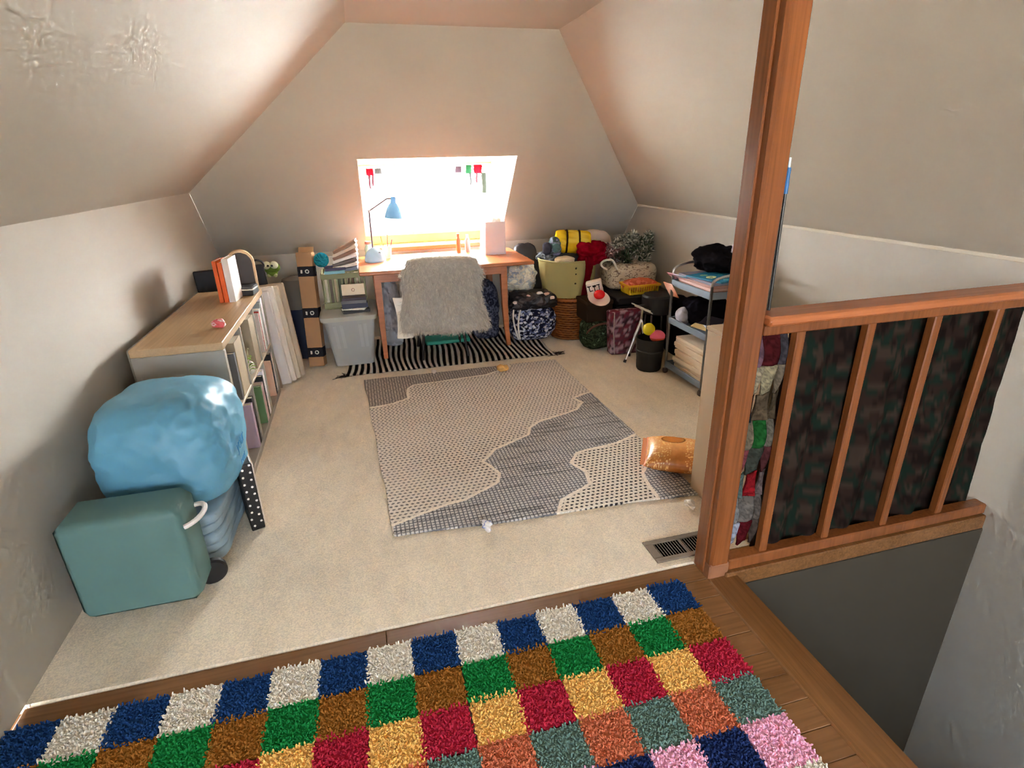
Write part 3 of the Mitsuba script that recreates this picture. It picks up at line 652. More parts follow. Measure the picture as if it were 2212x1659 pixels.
# ------------------------------------------------------------------ bookcase on the left
BX0, BX1, BY0, BY1, BT = -1.07, -0.68, 2.73, 3.98, 0.745
k = thing('cube_bookcase', 'low grey and wood cube bookcase along the left knee wall', 'bookcase')
part(k, 'top', rbox(BX0, BX1, BY0, BY1, BT - 0.038, BT, 0.003), 'wood_pale')
part(k, 'base', rbox(BX0, BX1, BY0, BY1, 0.0, 0.036, 0.003), 'satin', (150, 142, 130))
for y in (BY0, BY1 - 0.038): part(k, 'side_panel', rbox(BX0, BX1, y, y + 0.038, 0.036, BT - 0.038, 0.003), 'satin', (150, 142, 130))
for i in (1, 2):
    y = BY0 + (BY1 - BY0) / 3 * i; part(k, 'divider', rbox(BX0, BX1, y - 0.008, y + 0.008, 0.036, BT - 0.038, 0.002), 'satin', (158, 150, 138))
zm = 0.372
for i in range(3):
    a = BY0 + 0.038 if i == 0 else BY0 + (BY1 - BY0) / 3 * i + 0.008; b = BY1 - 0.038 if i == 2 else BY0 + (BY1 - BY0) / 3 * (i + 1) - 0.008
    part(k, 'shelf', rbox(BX0, BX1, a, b, zm - 0.008, zm + 0.008, 0.002), 'satin', (176, 162, 140))
part(k, 'back', rbox(BX0 - 0.006, BX0, BY0, BY1, 0.0, BT, 0.001), 'matte', (120, 112, 100))
# books, spine towards +x: rotate so that local -y -> +x
CELL = {'top': zm + 0.0085, 'low': 0.0365}
def shelf_books(row, y_start, specs):
    y = y_start
    for (t, d, h, c, gap, lab, tilt) in specs:
        yc = y - t / 2
        book('book', lab, (t, d, h), at(BX1 - 0.005 - d / 2 if tilt == 0 else BX1 - 0.03 - d / 2, yc, CELL[row], tilt, 0, 90), c)
        y -= t + gap
shelf_books('top', 3.93, [
    (0.060, 0.30, 0.315, (222, 216, 218), 0.004, 'wide white binder at the far end of the bookcase top row', 0),
    (0.018, 0.26, 0.300, (120, 124, 122), 0.003, 'thin grey folder beside the wide white binder', 0),
    (0.022, 0.26, 0.300, (158, 160, 156), 0.012, 'pale grey folder, second from the wide white binder', 0),
    (0.050, 0.26, 0.270, (214, 214, 208), 0.004, 'white book with a torn top in the upper row of the bookcase', 0),
    (0.014, 0.24, 0.262, (170, 60, 52), 0.004, 'thin red book in the upper row of the bookcase', 0),
    (0.020, 0.24, 0.255, (206, 190, 180), 0.004, 'pinkish cream book next to the thin red book', 0)])
shelf_books('top', 3.54, [(0.14, 0.33, 0.30, (150, 134, 110), 0.012, 'broad tan box file in the middle of the bookcase top row', 0)])
shelf_books('top', 3.12, [(0.16, 0.33, 0.29, (158, 140, 114), 0.02, 'broad tan box file in the near cell of the bookcase top row', 0), (0.03, 0.25, 0.25, (90, 90, 92), 0.02, 'dark grey book beside the near tan box file', 0)])
shelf_books('low', 3.93, [
    (0.024, 0.30, 0.28, (206, 200, 190), 0.003, 'cream book at the far end of the bookcase bottom row', 0),
    (0.024, 0.30, 0.285, (196, 186, 176), 0.006, 'grey cream book, second in the bookcase bottom row', 0),
    (0.034, 0.28, 0.29, (30, 28, 28), 0.012, 'black binder in the far cell of the bookcase bottom row', 0),
    (0.018, 0.24, 0.25, (232, 190, 160), 0.004, 'peach paperback in the bookcase bottom row', 0)])
shelf_books('low', 3.54, [
    (0.05, 0.30, 0.29, (226, 224, 230), 0.004, 'tall white binder in the middle cell of the bookcase bottom row', 0),
    (0.03, 0.28, 0.27, (40, 44, 46), 0.006, 'dark binder next to the tall white binder, bottom row', 0),
    (0.06, 0.28, 0.24, (196, 170, 172), 0.006, 'dusty pink box file in the bookcase bottom row', 0),
    (0.02, 0.24, 0.24, (96, 130, 84), 0.006, 'thin green book in the bookcase bottom row', 0)])
shelf_books('low', 3.12, [
    (0.04, 0.30, 0.28, (26, 24, 26), 0.006, 'black binder in the near cell of the bookcase bottom row', 0),
    (0.04, 0.28, 0.26, (180, 158, 176), 0.006, 'lilac binder in the near cell of the bookcase bottom row', 0)])
# green sprig with white ornament in the middle cell
k = thing('green_sprig', 'small artificial green sprig with pale stem in the bookcase', 'plant')
part(k, 'stem', tube(smoothpath([(-0.72, 3.26, zm + 0.009), (-0.70, 3.25, zm + 0.1), (-0.685, 3.22, zm + 0.17), (-0.67, 3.18, zm + 0.2)], 14), [0.006] * 7 + [0.004] * 7, 6), 'matte', (206, 196, 160))
rl = np.random.default_rng(4)
for i in range(12):
    a = rl.uniform(0, 6.28); z = zm + 0.04 + 0.008 * i
    lf = grid(lambda u, v: np.stack([u * 0.05, (v - 0.5) * 0.018 * np.sin(np.pi * np.clip(u, 0.02, 0.98)), 0.014 * np.sin(u * 3) + 0 * v], -1), 8, 5, 0.0012)
    part(k, 'leaf', tf(lf, (-0.705, 3.25, z), 0, -20, math.degrees(a)), 'satin', (126, 156, 66))
add('white_ornament', blob((-0.70, 3.30, zm + 0.05), (0.05, 0.06, 0.08), 2, 0.35, 30, 2, 3, zm + 0.009), 'satin', (226, 220, 208), 30, label='small white ornament beside the green sprig on the shelf', cat='ornament')

# things standing on the bookcase
for i, (c, x, t, h, lab) in enumerate([((214, 92, 36), -0.842, 0.022, 0.245, 'bright orange book standing at the left picture edge on the bookcase'),
                                 ((224, 96, 40), -0.815, 0.024, 0.235, 'second orange book with pale pages on the bookcase'),
                                 ((216, 206, 200), -0.782, 0.036, 0.255, 'wide whitish book at the right of the orange books')]):
    book('standing_book', lab, (t, 0.17, h), at(x, 3.69, BT, 0, 0, -4), c)
k = thing('arched_frame', 'dark arch-topped wooden box with pale rim on the bookcase end', 'box')
def arch(w, h, d, inset=0.0):
    P = [(-w / 2 + inset, inset)] + [(-w / 2 + inset, h - w / 2)]
    P += [((w / 2 - inset) * math.cos(a), h - w / 2 + (w / 2 - inset) * math.sin(a)) for a in np.linspace(math.pi, 0, 24)] + [(w / 2 - inset, inset)]
    return Polygon(P)
ag = arch(0.165, 0.262, 0.1)
am = trimesh.creation.extrude_polygon(ag.difference(arch(0.165, 0.262, 0.1, 0.014)), 0.06, engine='earcut'); ai = trimesh.creation.extrude_polygon(arch(0.165, 0.262, 0.1, 0.013), 0.04, engine='earcut')
MA = at(-0.772, 3.965, BT, 90, 0, 8)
am.apply_transform(MA); ai.apply_transform(MA)
part(k, 'rim', am, 'satin', (206, 174, 132)); part(k, 'panel', ai, 'satin', mottled((56, 42, 34), 0.5, 24))
k = thing('black_tray', 'black shallow box with white edge on the bookcase corner', 'box')
part(k, 'body', tf(cbox(0.13, 0.13, 0.034, 0.003), (-0.752, 3.825, BT + 0.017), rz=-6), 'satin', (26, 26, 26))
part(k, 'edge', tf(cbox(0.136, 0.136, 0.007, 0.002), (-0.752, 3.825, BT + 0.0375), rz=-6), 'satin', (226, 224, 220))
part(k, 'lid', tf(cbox(0.128, 0.128, 0.012, 0.003), (-0.752, 3.825, BT + 0.047), rz=-6), 'satin', (52, 52, 54))
add('pink_trinket', blob((-0.745, 3.02, BT + 0.02), (0.07, 0.06, 0.05), 2.5, 0.4, 30, 2, 3, BT + 0.001), 'satin', pattern([(206, 90, 92), (232, 200, 196), (190, 70, 76)], 30, 4), 30, label='small pink and red trinket on the wooden bookcase top', cat='trinket')

# boards, portfolio and canvases beyond the bookcase
add('cardboard_sheet', tf(cbox(0.36, 0.008, 0.50, 0.002), (-0.865, 4.010, 0.252), ry=-4), 'matte', mottled((146, 122, 102), 0.15, 9), label='brown cardboard sheet standing against the bookcase end', cat='cardboard')
for i, (y, h, c, lab) in enumerate([(4.05, 0.68, (216, 208, 202), 'white canvas edge-on, nearest of the leaning canvases'), (4.10, 0.70, (224, 214, 202), 'white canvas edge-on, second of the leaning canvases'),
                            (4.15, 0.69, (206, 192, 172), 'cream canvas edge-on, third of the leaning canvases'), (4.20, 0.70, (186, 168, 146), 'tan canvas edge-on, farthest of the leaning canvases')]):
    k = thing('canvas', lab, 'canvas')
    part(k, 'frame', tf(cbox(0.40, 0.0475, h, 0.006), (-0.83 + 0.028 * i, y, h / 2 + 0.018), ry=-4), 'matte', c)
k = thing('black_portfolio', 'black flat portfolio case standing behind the canvases', 'portfolio')
part(k, 'case', tf(cbox(0.46, 0.03, 0.84, 0.006), (-0.90, 4.29, 0.425), ry=-3), 'satin', (22, 21, 24))
part(k, 'handle', tube(smoothpath([(-0.78, 4.29, 0.845), (-0.76, 4.285, 0.88), (-0.70, 4.285, 0.875), (-0.69, 4.29, 0.838)], 14), 0.007, 8), 'satin', (30, 28, 30))
add('brown_bag', blob((-0.82, 4.58, 0.36), (0.26, 0.30, 0.74), 3.5, 0.10, 6, 3, 4, 0.002, 0.25), 'matte', mottled((70, 58, 46), 0.4, 12), 30, label='dark brown slouching bag in the back left corner under the frog toy', cat='bag')
k = thing('plush_frog', 'green plush frog with big white eyes on the brown bag', 'plush toy')
fx, fy, fz = -0.69, 4.62, 0.775
part(k, 'head', blob((fx, fy, fz), (0.125, 0.10, 0.085), 2.3, 0.05, 10, 1, 4), 'matte', mottled((100, 118, 50), 0.3, 60), True)
for s in (-1, 1):
    part(k, 'eye', trimesh.creation.icosphere(subdivisions=3, radius=0.030).apply_translation((fx + s * 0.026, fy - 0.034, fz + 0.024)), 'satin', (222, 220, 186), True, label='round white eye')
    part(k, 'pupil', trimesh.creation.icosphere(subdivisions=2, radius=0.008).apply_translation((fx + s * 0.014, fy - 0.062, fz + 0.024)), 'gloss', (14, 14, 14), True)
    part(k, 'foot', blob((fx + s * 0.022, fy - 0.02, fz - 0.055), (0.03, 0.04, 0.035), 2, 0.05, 10, 2, 3), 'matte', (206, 206, 150), True)
part(k, 'belly', blob((fx, fy - 0.005, fz - 0.038), (0.08, 0.07, 0.05), 2.2, 0.05, 10, 3, 3), 'matte', (116, 138, 56), True)
k = thing('navy_bin', 'tall dark navy bin with grey fabric lid behind the cardboard box', 'bin')
part(k, 'body', lathe([(0, 0.0), (0.115, 0.0), (0.13, 0.45), (0.126, 0.45), (0, 0.44)], 32, (-0.555, 4.79, 0)), 'satin', (30, 36, 56))
part(k, 'cover', lathe([(0.132, 0.42), (0.136, 0.45), (0.13, 0.58), (0.10, 0.65), (0.04, 0.67), (0, 0.672)], 32, (-0.555, 4.79, 0)), 'matte', (108, 100, 90))
# tall cardboard box with printed bands
k = thing('tall_cardboard_box', 'tall narrow cardboard box with black printed bands standing left of the tote', 'box')
cx, cy = -0.447, 4.44
BM = at(cx, cy, 0.012, -8, 0, -10)
def inbox(m): m = m.copy(); m.apply_transform(BM); return m
part(k, 'body', inbox(rbox(-0.058, 0.058, -0.045, 0.045, 0, 0.88, 0.002)), 'matte', mottled((172, 132, 96), 0.10, 8))
for i, z in enumerate((0.075, 0.385, 0.70)):
    part(k, 'printed_band', inbox(rbox(-0.0586, 0.0586, -0.0456, 0.0456, z, z + 0.075, 0.0004)), 'matte', (40, 40, 44))
    for j, x_ in enumerate((-0.03, 0.012)):
        g = trimesh.creation.annulus(0.009, 0.016, 0.0012, sections=14) if j else cbox(0.014, 0.026, 0.0012, 0.0003)
        part(k, 'print', inbox(tf(g, (x_, -0.0462, z + 0.037), rx=90)), 'matte', (206, 204, 196))
part(k, 'flap', inbox(tf(cbox(0.114, 0.004, 0.05, 0.001), (0.0, 0.035, 0.895), rx=-25)), 'matte', (190, 148, 106))
add('white_foam_board', tf(cbox(0.36, 0.012, 0.78, 0.002), (-0.36, 4.93, 0.395), rx=-6), 'matte', (212, 206, 196), label='white foam board leaning on the knee wall behind the tall cardboard box', cat='board')

# ------------------------------------------------------------------ tote, crate and books
k = thing('storage_tote', 'large grey plastic storage tote with lid left of the desk', 'storage tote')
r0, r1 = frustum(-0.305, -0.01, 4.33, 4.70, 0.02, -0.35, 0.03, 4.28, 4.76, 0.405, 0.035, 7)
part(k, 'body', loft([r0, r1]), 'satin', (156, 158, 156), smooth=40)
for x in (-0.25, -0.205, -0.08, -0.045):
    t0 = [(x - 0.012, 4.327, 0.06), (x + 0.012, 4.327, 0.06), (x + 0.012, 4.345, 0.06), (x - 0.012, 4.345, 0.06)]
    t1 = [(x * 1.1 - 0.012, 4.282, 0.36), (x * 1.1 + 0.012, 4.282, 0.36), (x * 1.1 + 0.012, 4.30, 0.36), (x * 1.1 - 0.012, 4.30, 0.36)]
    part(k, 'rib', loft([t0, t1]), 'satin', (164, 166, 164), smooth=False)
a, b = frustum(-0.37, 0.047, 4.26, 4.78, 0.395, -0.375, 0.052, 4.255, 4.785, 0.43, 0.04, 7); c_, _ = frustum(-0.35, 0.03, 4.28, 4.76, 0.445, 0, 1, 0, 1, 1, 0.04, 7)
part(k, 'lid', loft([a, b, c_]), 'satin', (168, 168, 158), smooth=40)
TZ = 0.4455
k = thing('green_crate', 'pale olive slatted plastic crate on the grey tote lid', 'crate')
gx0, gx1, gy0, gy1, gz1 = -0.335, -0.005, 4.47, 4.74, 0.725
part(k, 'base', rbox(gx0, gx1, gy0, gy1, TZ, TZ + 0.012, 0.003), 'satin', (118, 118, 80))
for z in (TZ + 0.012, gz1 - 0.045):
    part(k, 'band', cat(rbox(gx0, gx1, gy0, gy0 + 0.008, z, z + 0.04, 0.003), rbox(gx0, gx1, gy1 - 0.008, gy1, z, z + 0.04, 0.003), rbox(gx0, gx0 + 0.008, gy0, gy1, z, z + 0.04, 0.003), rbox(gx1 - 0.008, gx1, gy0, gy1, z, z + 0.04, 0.003)), 'satin', (126, 126, 86))
for i in range(10):
    x = gx0 + 0.012 + i * 0.0335; part(k, 'slat', rbox(x, x + 0.013, gy0 + 0.001, gy0 + 0.007, TZ + 0.05, gz1 - 0.045, 0.002), 'satin', (132, 132, 94)); part(k, 'slat', rbox(x, x + 0.013, gy1 - 0.007, gy1 - 0.001, TZ + 0.05, gz1 - 0.045, 0.002), 'satin', (132, 132, 94))
for i in range(7):
    y = gy0 + 0.02 + i * 0.036
    for xx in (gx0 + 0.001, gx1 - 0.007): part(k, 'slat', rbox(xx, xx + 0.006, y, y + 0.013, TZ + 0.05, gz1 - 0.045, 0.002), 'satin', (132, 132, 94))
cb = [((206, 196, 170), 0.03), ((110, 94, 78), 0.035), ((196, 176, 140), 0.028), ((88, 96, 70), 0.04), ((180, 160, 132), 0.03), ((126, 92, 70), 0.035), ((210, 200, 180), 0.03)]
x = gx0 + 0.014
for i, (c, t) in enumerate(cb):
    book('crate_book', ('cream', 'brown', 'straw', 'dark green', 'tan', 'red brown', 'pale')[i] + ' book standing inside the olive crate', (t, 0.17, 0.235 - 0.01 * (i % 3)), at(x + t / 2, 4.60, TZ + 0.013), c); x += t + 0.006
# fanned paperbacks on the crate
for i in range(7):
    M = at(-0.235 + 0.004 * i, 4.58, 0.728 + 0.0235 * i, 0, -6 - 3.2 * i, -6) @ at(0, 0, 0, 0, 90, 0)
    c = [(120, 130, 150), (216, 204, 192), (98, 84, 78), (222, 214, 206), (140, 104, 84), (206, 190, 172), (150, 116, 90)][i]
    book('paperback', ('blue grey', 'cream', 'dark brown', 'white', 'russet', 'straw', 'tan')[i] + ' paperback in the fanned stack on the olive crate, ' + ('lowest', 'second', 'third', 'fourth', 'fifth', 'sixth', 'topmost')[i], (0.022, 0.13, 0.19), M, c, (206, 196, 184))
book('paperback', 'pale blue book lying flat on the front rim of the olive crate', (0.018, 0.16, 0.15), at(-0.30, 4.515, 0.735, 0, 90, 0) , (120, 176, 190))
book('paperback', 'dark violet book lying under the fanned stack on the crate', (0.016, 0.16, 0.15), at(-0.30, 4.54, 0.753, 0, 90, 8), (66, 60, 92))
k = thing('yarn_ball', 'turquoise ball of yarn on top of the olive crate', 'yarn')
yc = np.array([-0.315, 4.56, 0.818]); ry = np.random.default_rng(7)
part(k, 'core', trimesh.creation.icosphere(subdivisions=3, radius=0.052).apply_translation(yc), 'matte', (34, 110, 130), True)
for i in range(16):
    n_ = ry.normal(0, 1, 3); n_ /= np.linalg.norm(n_); e1 = np.cross(n_, [0.3, 0.5, 0.8]); e1 /= np.linalg.norm(e1); e2 = np.cross(n_, e1); o_ = ry.uniform(-0.6, 0.6) * 0.052; r_ = math.sqrt(0.0535 ** 2 - o_ ** 2)
    part(k, 'strand', tube([yc + n_ * o_ + r_ * (math.cos(t) * e1 + math.sin(t) * e2) for t in np.linspace(0, 2 * math.pi, 26)], 0.0032, 5), 'matte', (52, 150, 168), True)
# stack of books on the lid in front of the crate
zz = TZ
for nm, t, w, d, c, ang in (('black notebook at the bottom of the stack on the tote lid', 0.022, 0.20, 0.15, (30, 28, 30), 8), ('cream booklet in the stack on the tote lid, second from below', 0.014, 0.17, 0.14, (222, 216, 200), -12),
                         ('navy hardback in the stack on the tote lid', 0.036, 0.19, 0.15, (40, 44, 66), 2), ('grey hardback in the stack on the tote lid', 0.024, 0.185, 0.15, (96, 96, 100), -3), ('dark purple book near the top of the stack on the tote lid', 0.018, 0.17, 0.14, (52, 40, 56), 1)):
    M = at(-0.105, 4.365, zz + t / 2, 0, 0, ang) @ at(-w / 2, 0, 0, 0, 90, 0); book('stacked_book', nm, (t, d, w), M, c, (210, 202, 190)); zz += t + 0.0005
k = book('stacked_book', 'cream covered book leaning face out on top of the stack on the tote lid', (0.024, 0.085, 0.17), at(-0.105, 4.415, zz + 0.038, 0, 0, 0) @ at(-0.085, 0, 0, 0, 90, 0) @ at(0, 0, 0, 0, 0, 70), (226, 208, 180))
part(k, 'emblem', tf(trimesh.creation.annulus(0.009, 0.013, 0.002, sections=16), (-0.105, 4.399, zz + 0.04), rx=90 - 20), 'matte', (160, 110, 80))

# ------------------------------------------------------------------ bags under and beside the desk
add('grey_plastic_bag', blob((0.17, 4.80, 0.30), (0.24, 0.26, 0.62), 3, 0.22, 9, 5, 4, 0.018, 0.2), 'satin', pattern([(160, 158, 160), (182, 178, 182), (138, 132, 138), (174, 170, 172)], 14, 5), 30, label='grey crumpled plastic bag behind the left front leg of the desk', cat='bag')
add('dark_backpack', blob((0.985, 4.76, 0.27), (0.30, 0.26, 0.54), 3.2, 0.16, 8, 8, 5, 0.018, 0.2), 'matte', pattern([(34, 36, 48), (44, 47, 60), (96, 98, 114), (40, 42, 54), (30, 30, 40)], 16, 6, 1), 30, label='dark blue patterned bag under the desk right of the chair', cat='bag')
k = thing('navy_tote_bag', 'navy and white floral tote bag on the floor right of the desk leg', 'tote bag')
def floral(base, spots, f, th, seed):
    B = L(*base); S_ = [L(*s) for s in spots]
    def fn(v):
        c = np.tile(B, (len(v), 1))
        for i, s in enumerate(S_): c = np.where((npf(v, f * (1 + 0.2 * i), 2, seed + i) > th)[:, None], s, c)
        return c
    return fn
part(k, 'body', blob((1.385, 4.58, 0.16), (0.41, 0.26, 0.30), 4.0, 0.14, 7, 2, 5, 0.018, 0.0), 'matte', floral((24, 26, 42), [(150, 154, 178), (70, 76, 110), (206, 204, 210)], 40, 0.60, 3), 30)
for s in (0.0, 0.055):
    part(k, 'strap', tube(smoothpath([(1.19 + s * 1.1, 4.48, 0.31), (1.175 + s, 4.45, 0.27), (1.19 + s * .5, 4.44, 0.15), (1.215 + s * .3, 4.435, 0.055)], 20), 0.008, 8), 'matte', (222, 214, 204))
add('black_shopping_bag', blob((1.37, 4.53, 0.375), (0.43, 0.22, 0.17), 3, 0.30, 10, 4, 5), 'satin', floral((26, 24, 26), [(64, 54, 52)], 14, 0.58, 6), 30, label='black crumpled bag on top of the floral tote', cat='bag')
rsx = np.random.default_rng(21)
for i in range(7):
    x, y = 1.20 + 0.055 * i + rsx.normal(0, 0.008), 4.455 + rsx.normal(0, 0.006); z = (0.375, 0.37, 0.425, 0.395, 0.44, 0.43, 0.40)[i]
    add('crumpled_paper', blob((x, y, z), (0.05, 0.035, 0.03), 3, 0.5, 30, i, 3), 'matte', [(226, 200, 186), (232, 222, 212), (214, 176, 164)][i % 3], 25, label='small pale paper scrap on the black bag right of the desk, ' + ('leftmost', 'second from left', 'third from left', 'middle one', 'third from right', 'second from right', 'rightmost')[i], cat='paper', group='paper scraps on the black bag')
add('white_fleece', blob((1.32, 4.735, 0.535), (0.30, 0.27, 0.30), 2.5, 0.30, 9, 9, 5), 'matte', pattern([(222, 214, 196), (236, 228, 208), (190, 190, 184), (214, 202, 182), (160, 162, 168)], 17, 4), 30, label='bundle of white fleece stuffed in dark plastic at the desk end', cat='fleece')
add('dark_garment_bag', blob((1.44, 4.985, 0.40), (0.36, 0.18, 0.80), 3.5, 0.10, 7, 6, 4, 0.002, 0.25), 'satin', mottled((60, 58, 60), 0.5, 9), 30, label='dark plastic sack behind the white fleece bundle', cat='sack')

# wicker basket with olive hamper
k = thing('wicker_basket', 'brown wicker basket on the floor under the olive hamper', 'basket')
wx, wy = 1.745, 4.585
part(k, 'core', lathe([(0, 0.004), (0.165, 0.004), (0.178, 0.2), (0.18, 0.36), (0.172, 0.36), (0.168, 0.2), (0.155, 0.012), (0, 0.012)], 40, (wx, wy, 0)), 'matte', (74, 44, 24))
for j in range(16):
    z = 0.018 + j * 0.0205; R_ = 0.169 + 0.012 * min(1, z / 0.2)
    part(k, 'weave', tube([(wx + (R_ + 0.004 * math.sin(24 * a + j * math.pi)) * math.cos(a), wy + (R_ + 0.004 * math.sin(24 * a + j * math.pi)) * math.sin(a), z) for a in np.linspace(0, 2 * math.pi, 97)], 0.0095, 5), 'satin', mottled((128, 76, 40), 0.5, 24, j), True)
part(k, 'rim', tube([(wx + 0.186 * math.cos(a), wy + 0.186 * math.sin(a), 0.365 + 0.003 * math.sin(30 * a)) for a in np.linspace(0, 2 * math.pi, 80)], 0.015, 8), 'satin', (150, 84, 44), True)
k = thing('olive_hamper', 'olive green round fabric hamper standing on the wicker basket', 'hamper')
prof = [(0, 0.384), (0.195, 0.384), (0.205, 0.40), (0.238, 0.55), (0.252, 0.70), (0.246, 0.70), (0.23, 0.55), (0.195, 0.41), (0, 0.405)]
om = lathe(prof, 64, (1.715, 4.60, 0)); v = np.array(om.vertices); d = v[:, :2] - (1.715, 4.60); a = np.arctan2(d[:, 1], d[:, 0])
v[:, :2] = (1.715, 4.60) + d * (1 + 0.02 * np.sin(a * 5 + 8 * v[:, 2]) + 0.012 * np.sin(a * 13))[:, None]; om.vertices = v
part(k, 'body', om, 'matte', mottled((172, 160, 106), 0.14, 9), 40)
part(k, 'rim', tube([(1.715 + 0.249 * (1 + 0.02 * math.sin(a * 5 + 5.6)) * math.cos(a), 4.60 + 0.249 * (1 + 0.02 * math.sin(a * 5 + 5.6)) * math.sin(a), 0.70) for a in np.linspace(0, 2 * math.pi, 60)], 0.008, 6), 'matte', (180, 168, 120), True)
for z in (0.52, 0.60, 0.65):
    a = -1.62; R_ = 0.247; part(k, 'button', trimesh.creation.icosphere(subdivisions=2, radius=0.008).apply_translation((1.715 + (R_ - (0.7 - z) * 0.09) * math.cos(a) , 4.60 + (R_ - (0.7 - z) * 0.09) * math.sin(a), z)), 'satin', (52, 44, 26), True)
add('cream_cloth', blob((1.63, 4.44, 0.715), (0.17, 0.14, 0.05), 3, 0.3, 12, 3, 4), 'matte', (222, 204, 170), 30, label='folded cream cloth on the front rim of the olive hamper', cat='cloth')
add('grey_clothes', blob((1.66, 4.64, 0.705), (0.38, 0.34, 0.12), 3, 0.3, 9, 5, 4), 'matte', pattern([(58, 60, 62), (104, 108, 112), (44, 40, 36)], 9, 3), 30, label='grey clothes filling the top of the olive hamper', cat='clothes')
k = thing('yellow_roll', 'yellow rolled sleeping bag with dark straps lying on the hamper', 'sleeping bag')
def roll(x0, x1, y, z, r, seed):
    m = trimesh.creation.cylinder(radius=1, height=1, sections=40)
    prof = [(0, 0), (0.6, 0.002), (0.9, 0.02), (1.0, 0.09), (1.03, 0.25), (0.95, 0.3), (1.03, 0.36), (1.04, 0.6), (0.95, 0.65), (1.03, 0.7), (1.0, 0.9), (0.9, 0.98), (0.6, 1.0), (0, 1)]
    m = lathe([(p * r, t * (x1 - x0)) for p, t in prof], 36); v = np.array(m.vertices); v = v * (1 + 0.06 * (npf(v, 18, 3, seed) - 0.5))[:, None]
    m.vertices = v; m.apply_transform(rot(0, 90, 0)); m.apply_translation((x0, y, z)); return m
RM = at(1.60, 4.60, 0.842, 0, 3, -14)
rm = roll(0, 0.30, 0, 0, 0.098, 3); rm.apply_transform(RM)
part(k, 'roll', rm, 'matte', pattern([(214, 174, 34), (224, 186, 44), (206, 164, 40), (228, 200, 80)], 9, 3), 40)
for xx in (0.095, 0.20):
    s_ = tube([(xx, 0.099 * math.cos(t), 0.099 * math.sin(t)) for t in np.linspace(0, 2 * math.pi, 40)], 0.008, 6); s_.apply_transform(RM); part(k, 'strap', s_, 'matte', (46, 34, 24), True)
add('crumpled_cloth', blob((1.575, 4.53, 0.82), (0.11, 0.14, 0.15), 2.4, 0.25, 14, 3, 4), 'matte', pattern([(84, 112, 112), (120, 124, 140), (70, 84, 76), (130, 126, 160)], 16, 2), 30, label='teal and grey crumpled cloth at the left end of the yellow roll', cat='cloth')
add('dark_mitten', blob((1.50, 4.52, 0.80), (0.07, 0.09, 0.11), 2.4, 0.2, 14, 7, 4), 'matte', (62, 62, 72), 30, label='dark grey mitten at the far left on the hamper', cat='mitten')
k = thing('red_scarf', 'dark red scarf hanging over the front of the olive hamper', 'scarf')
part(k, 'bundle', blob((1.895, 4.46, 0.755), (0.30, 0.20, 0.20), 2.6, 0.35, 9, 4, 5), 'matte', mottled((122, 12, 30), 0.5, 20), 30)
def tail(u, v):
    z = 0.74 - 0.33 * v; R_ = 0.262 - (0.7 - np.minimum(z, 0.7)) * 0.14; a = -1.22 + (u - 0.5) * (0.30 - 0.06 * v) + 0.03 * np.sin(v * 5)
    R_ = R_ + 0.01 + 0.009 * np.sin(u * 14 + v * 3); return np.stack([1.715 + R_ * np.cos(a), 4.60 + R_ * np.sin(a), z], -1)
part(k, 'tail', grid(tail, 24, 24, 0.006), 'matte', mottled((104, 10, 26), 0.4, 20), True)
add('pale_pillow', blob((2.06, 4.86, 0.64), (0.36, 0.22, 0.50), 3, 0.10, 6, 3, 4), 'matte', (214, 190, 170), 30, label='pale pink pillow against the knee wall behind the garlands', cat='pillow')

# ------------------------------------------------------------------ trunk corner
k = thing('black_footlocker', 'black storage trunk in the right corner carrying the white tote', 'trunk')
part(k, 'body', rbox(1.97, 2.48, 4.10, 4.68, 0.0, 0.36, 0.012), 'satin', (22, 20, 22))
part(k, 'lid', rbox(1.96, 2.485, 4.085, 4.69, 0.362, 0.445, 0.02), 'satin', (26, 24, 27), smooth=40)
part(k, 'latch', rbox(2.19, 2.25, 4.072, 4.088, 0.31, 0.40, 0.004), 'metal', (110, 100, 90))
k = thing('green_duffel', 'dark green round-ended duffel bag on the floor left of the pink bag', 'duffel bag')
part(k, 'body', blob((1.83, 4.20, 0.125), (0.26, 0.30, 0.26), 2.8, 0.08, 8, 3, 5, 0.002), 'matte', pattern([(40, 46, 36), (56, 66, 50), (34, 38, 32), (92, 112, 88)], 30, 2), 30)
part(k, 'strap', tube(smoothpath([(1.72, 4.12, 0.15), (1.78, 4.05, 0.235), (1.86, 4.05, 0.24), (1.93, 4.10, 0.16)], 18), 0.009, 6), 'matte', (104, 70, 60))
k = thing('dark_pillar_box', 'dark brown upright box behind the duffel under the red ball dish', 'box')
part(k, 'body', rbox(1.715, 1.94, 4.12, 4.36, 0.24, 0.405, 0.006), 'matte', (48, 38, 30))
part(k, 'lid', rbox(1.71, 1.945, 4.115, 4.365, 0.385, 0.415, 0.004), 'matte', (56, 44, 34))
k = thing('pink_floral_bag', 'dark pink and grey floral tote bag standing on the carpet', 'tote bag')
fb = cbox(0.25, 0.10, 0.36, 0.012).subdivide().subdivide().subdivide().subdivide()
v = np.array(fb.vertices); v[:, 1] += 0.02 * (npf(v, 9, 3, 2) - 0.5); v[:, 0] *= 1 + 0.12 * (v[:, 2] + 0.18) / 0.36; fb.vertices = v
part(k, 'body', tf(fb, (1.985, 3.985, 0.182), rx=-3, rz=-4), 'matte', floral((92, 62, 72), [(150, 112, 128), (60, 46, 50), (172, 146, 152), (112, 46, 58)], 26, 0.57, 4), 40)
part(k, 'edge_piping', tube([(1.872, 3.935, 0.36), (1.868, 3.93, 0.2), (1.885, 3.928, 0.01)], 0.005, 6), 'matte', (170, 150, 148))
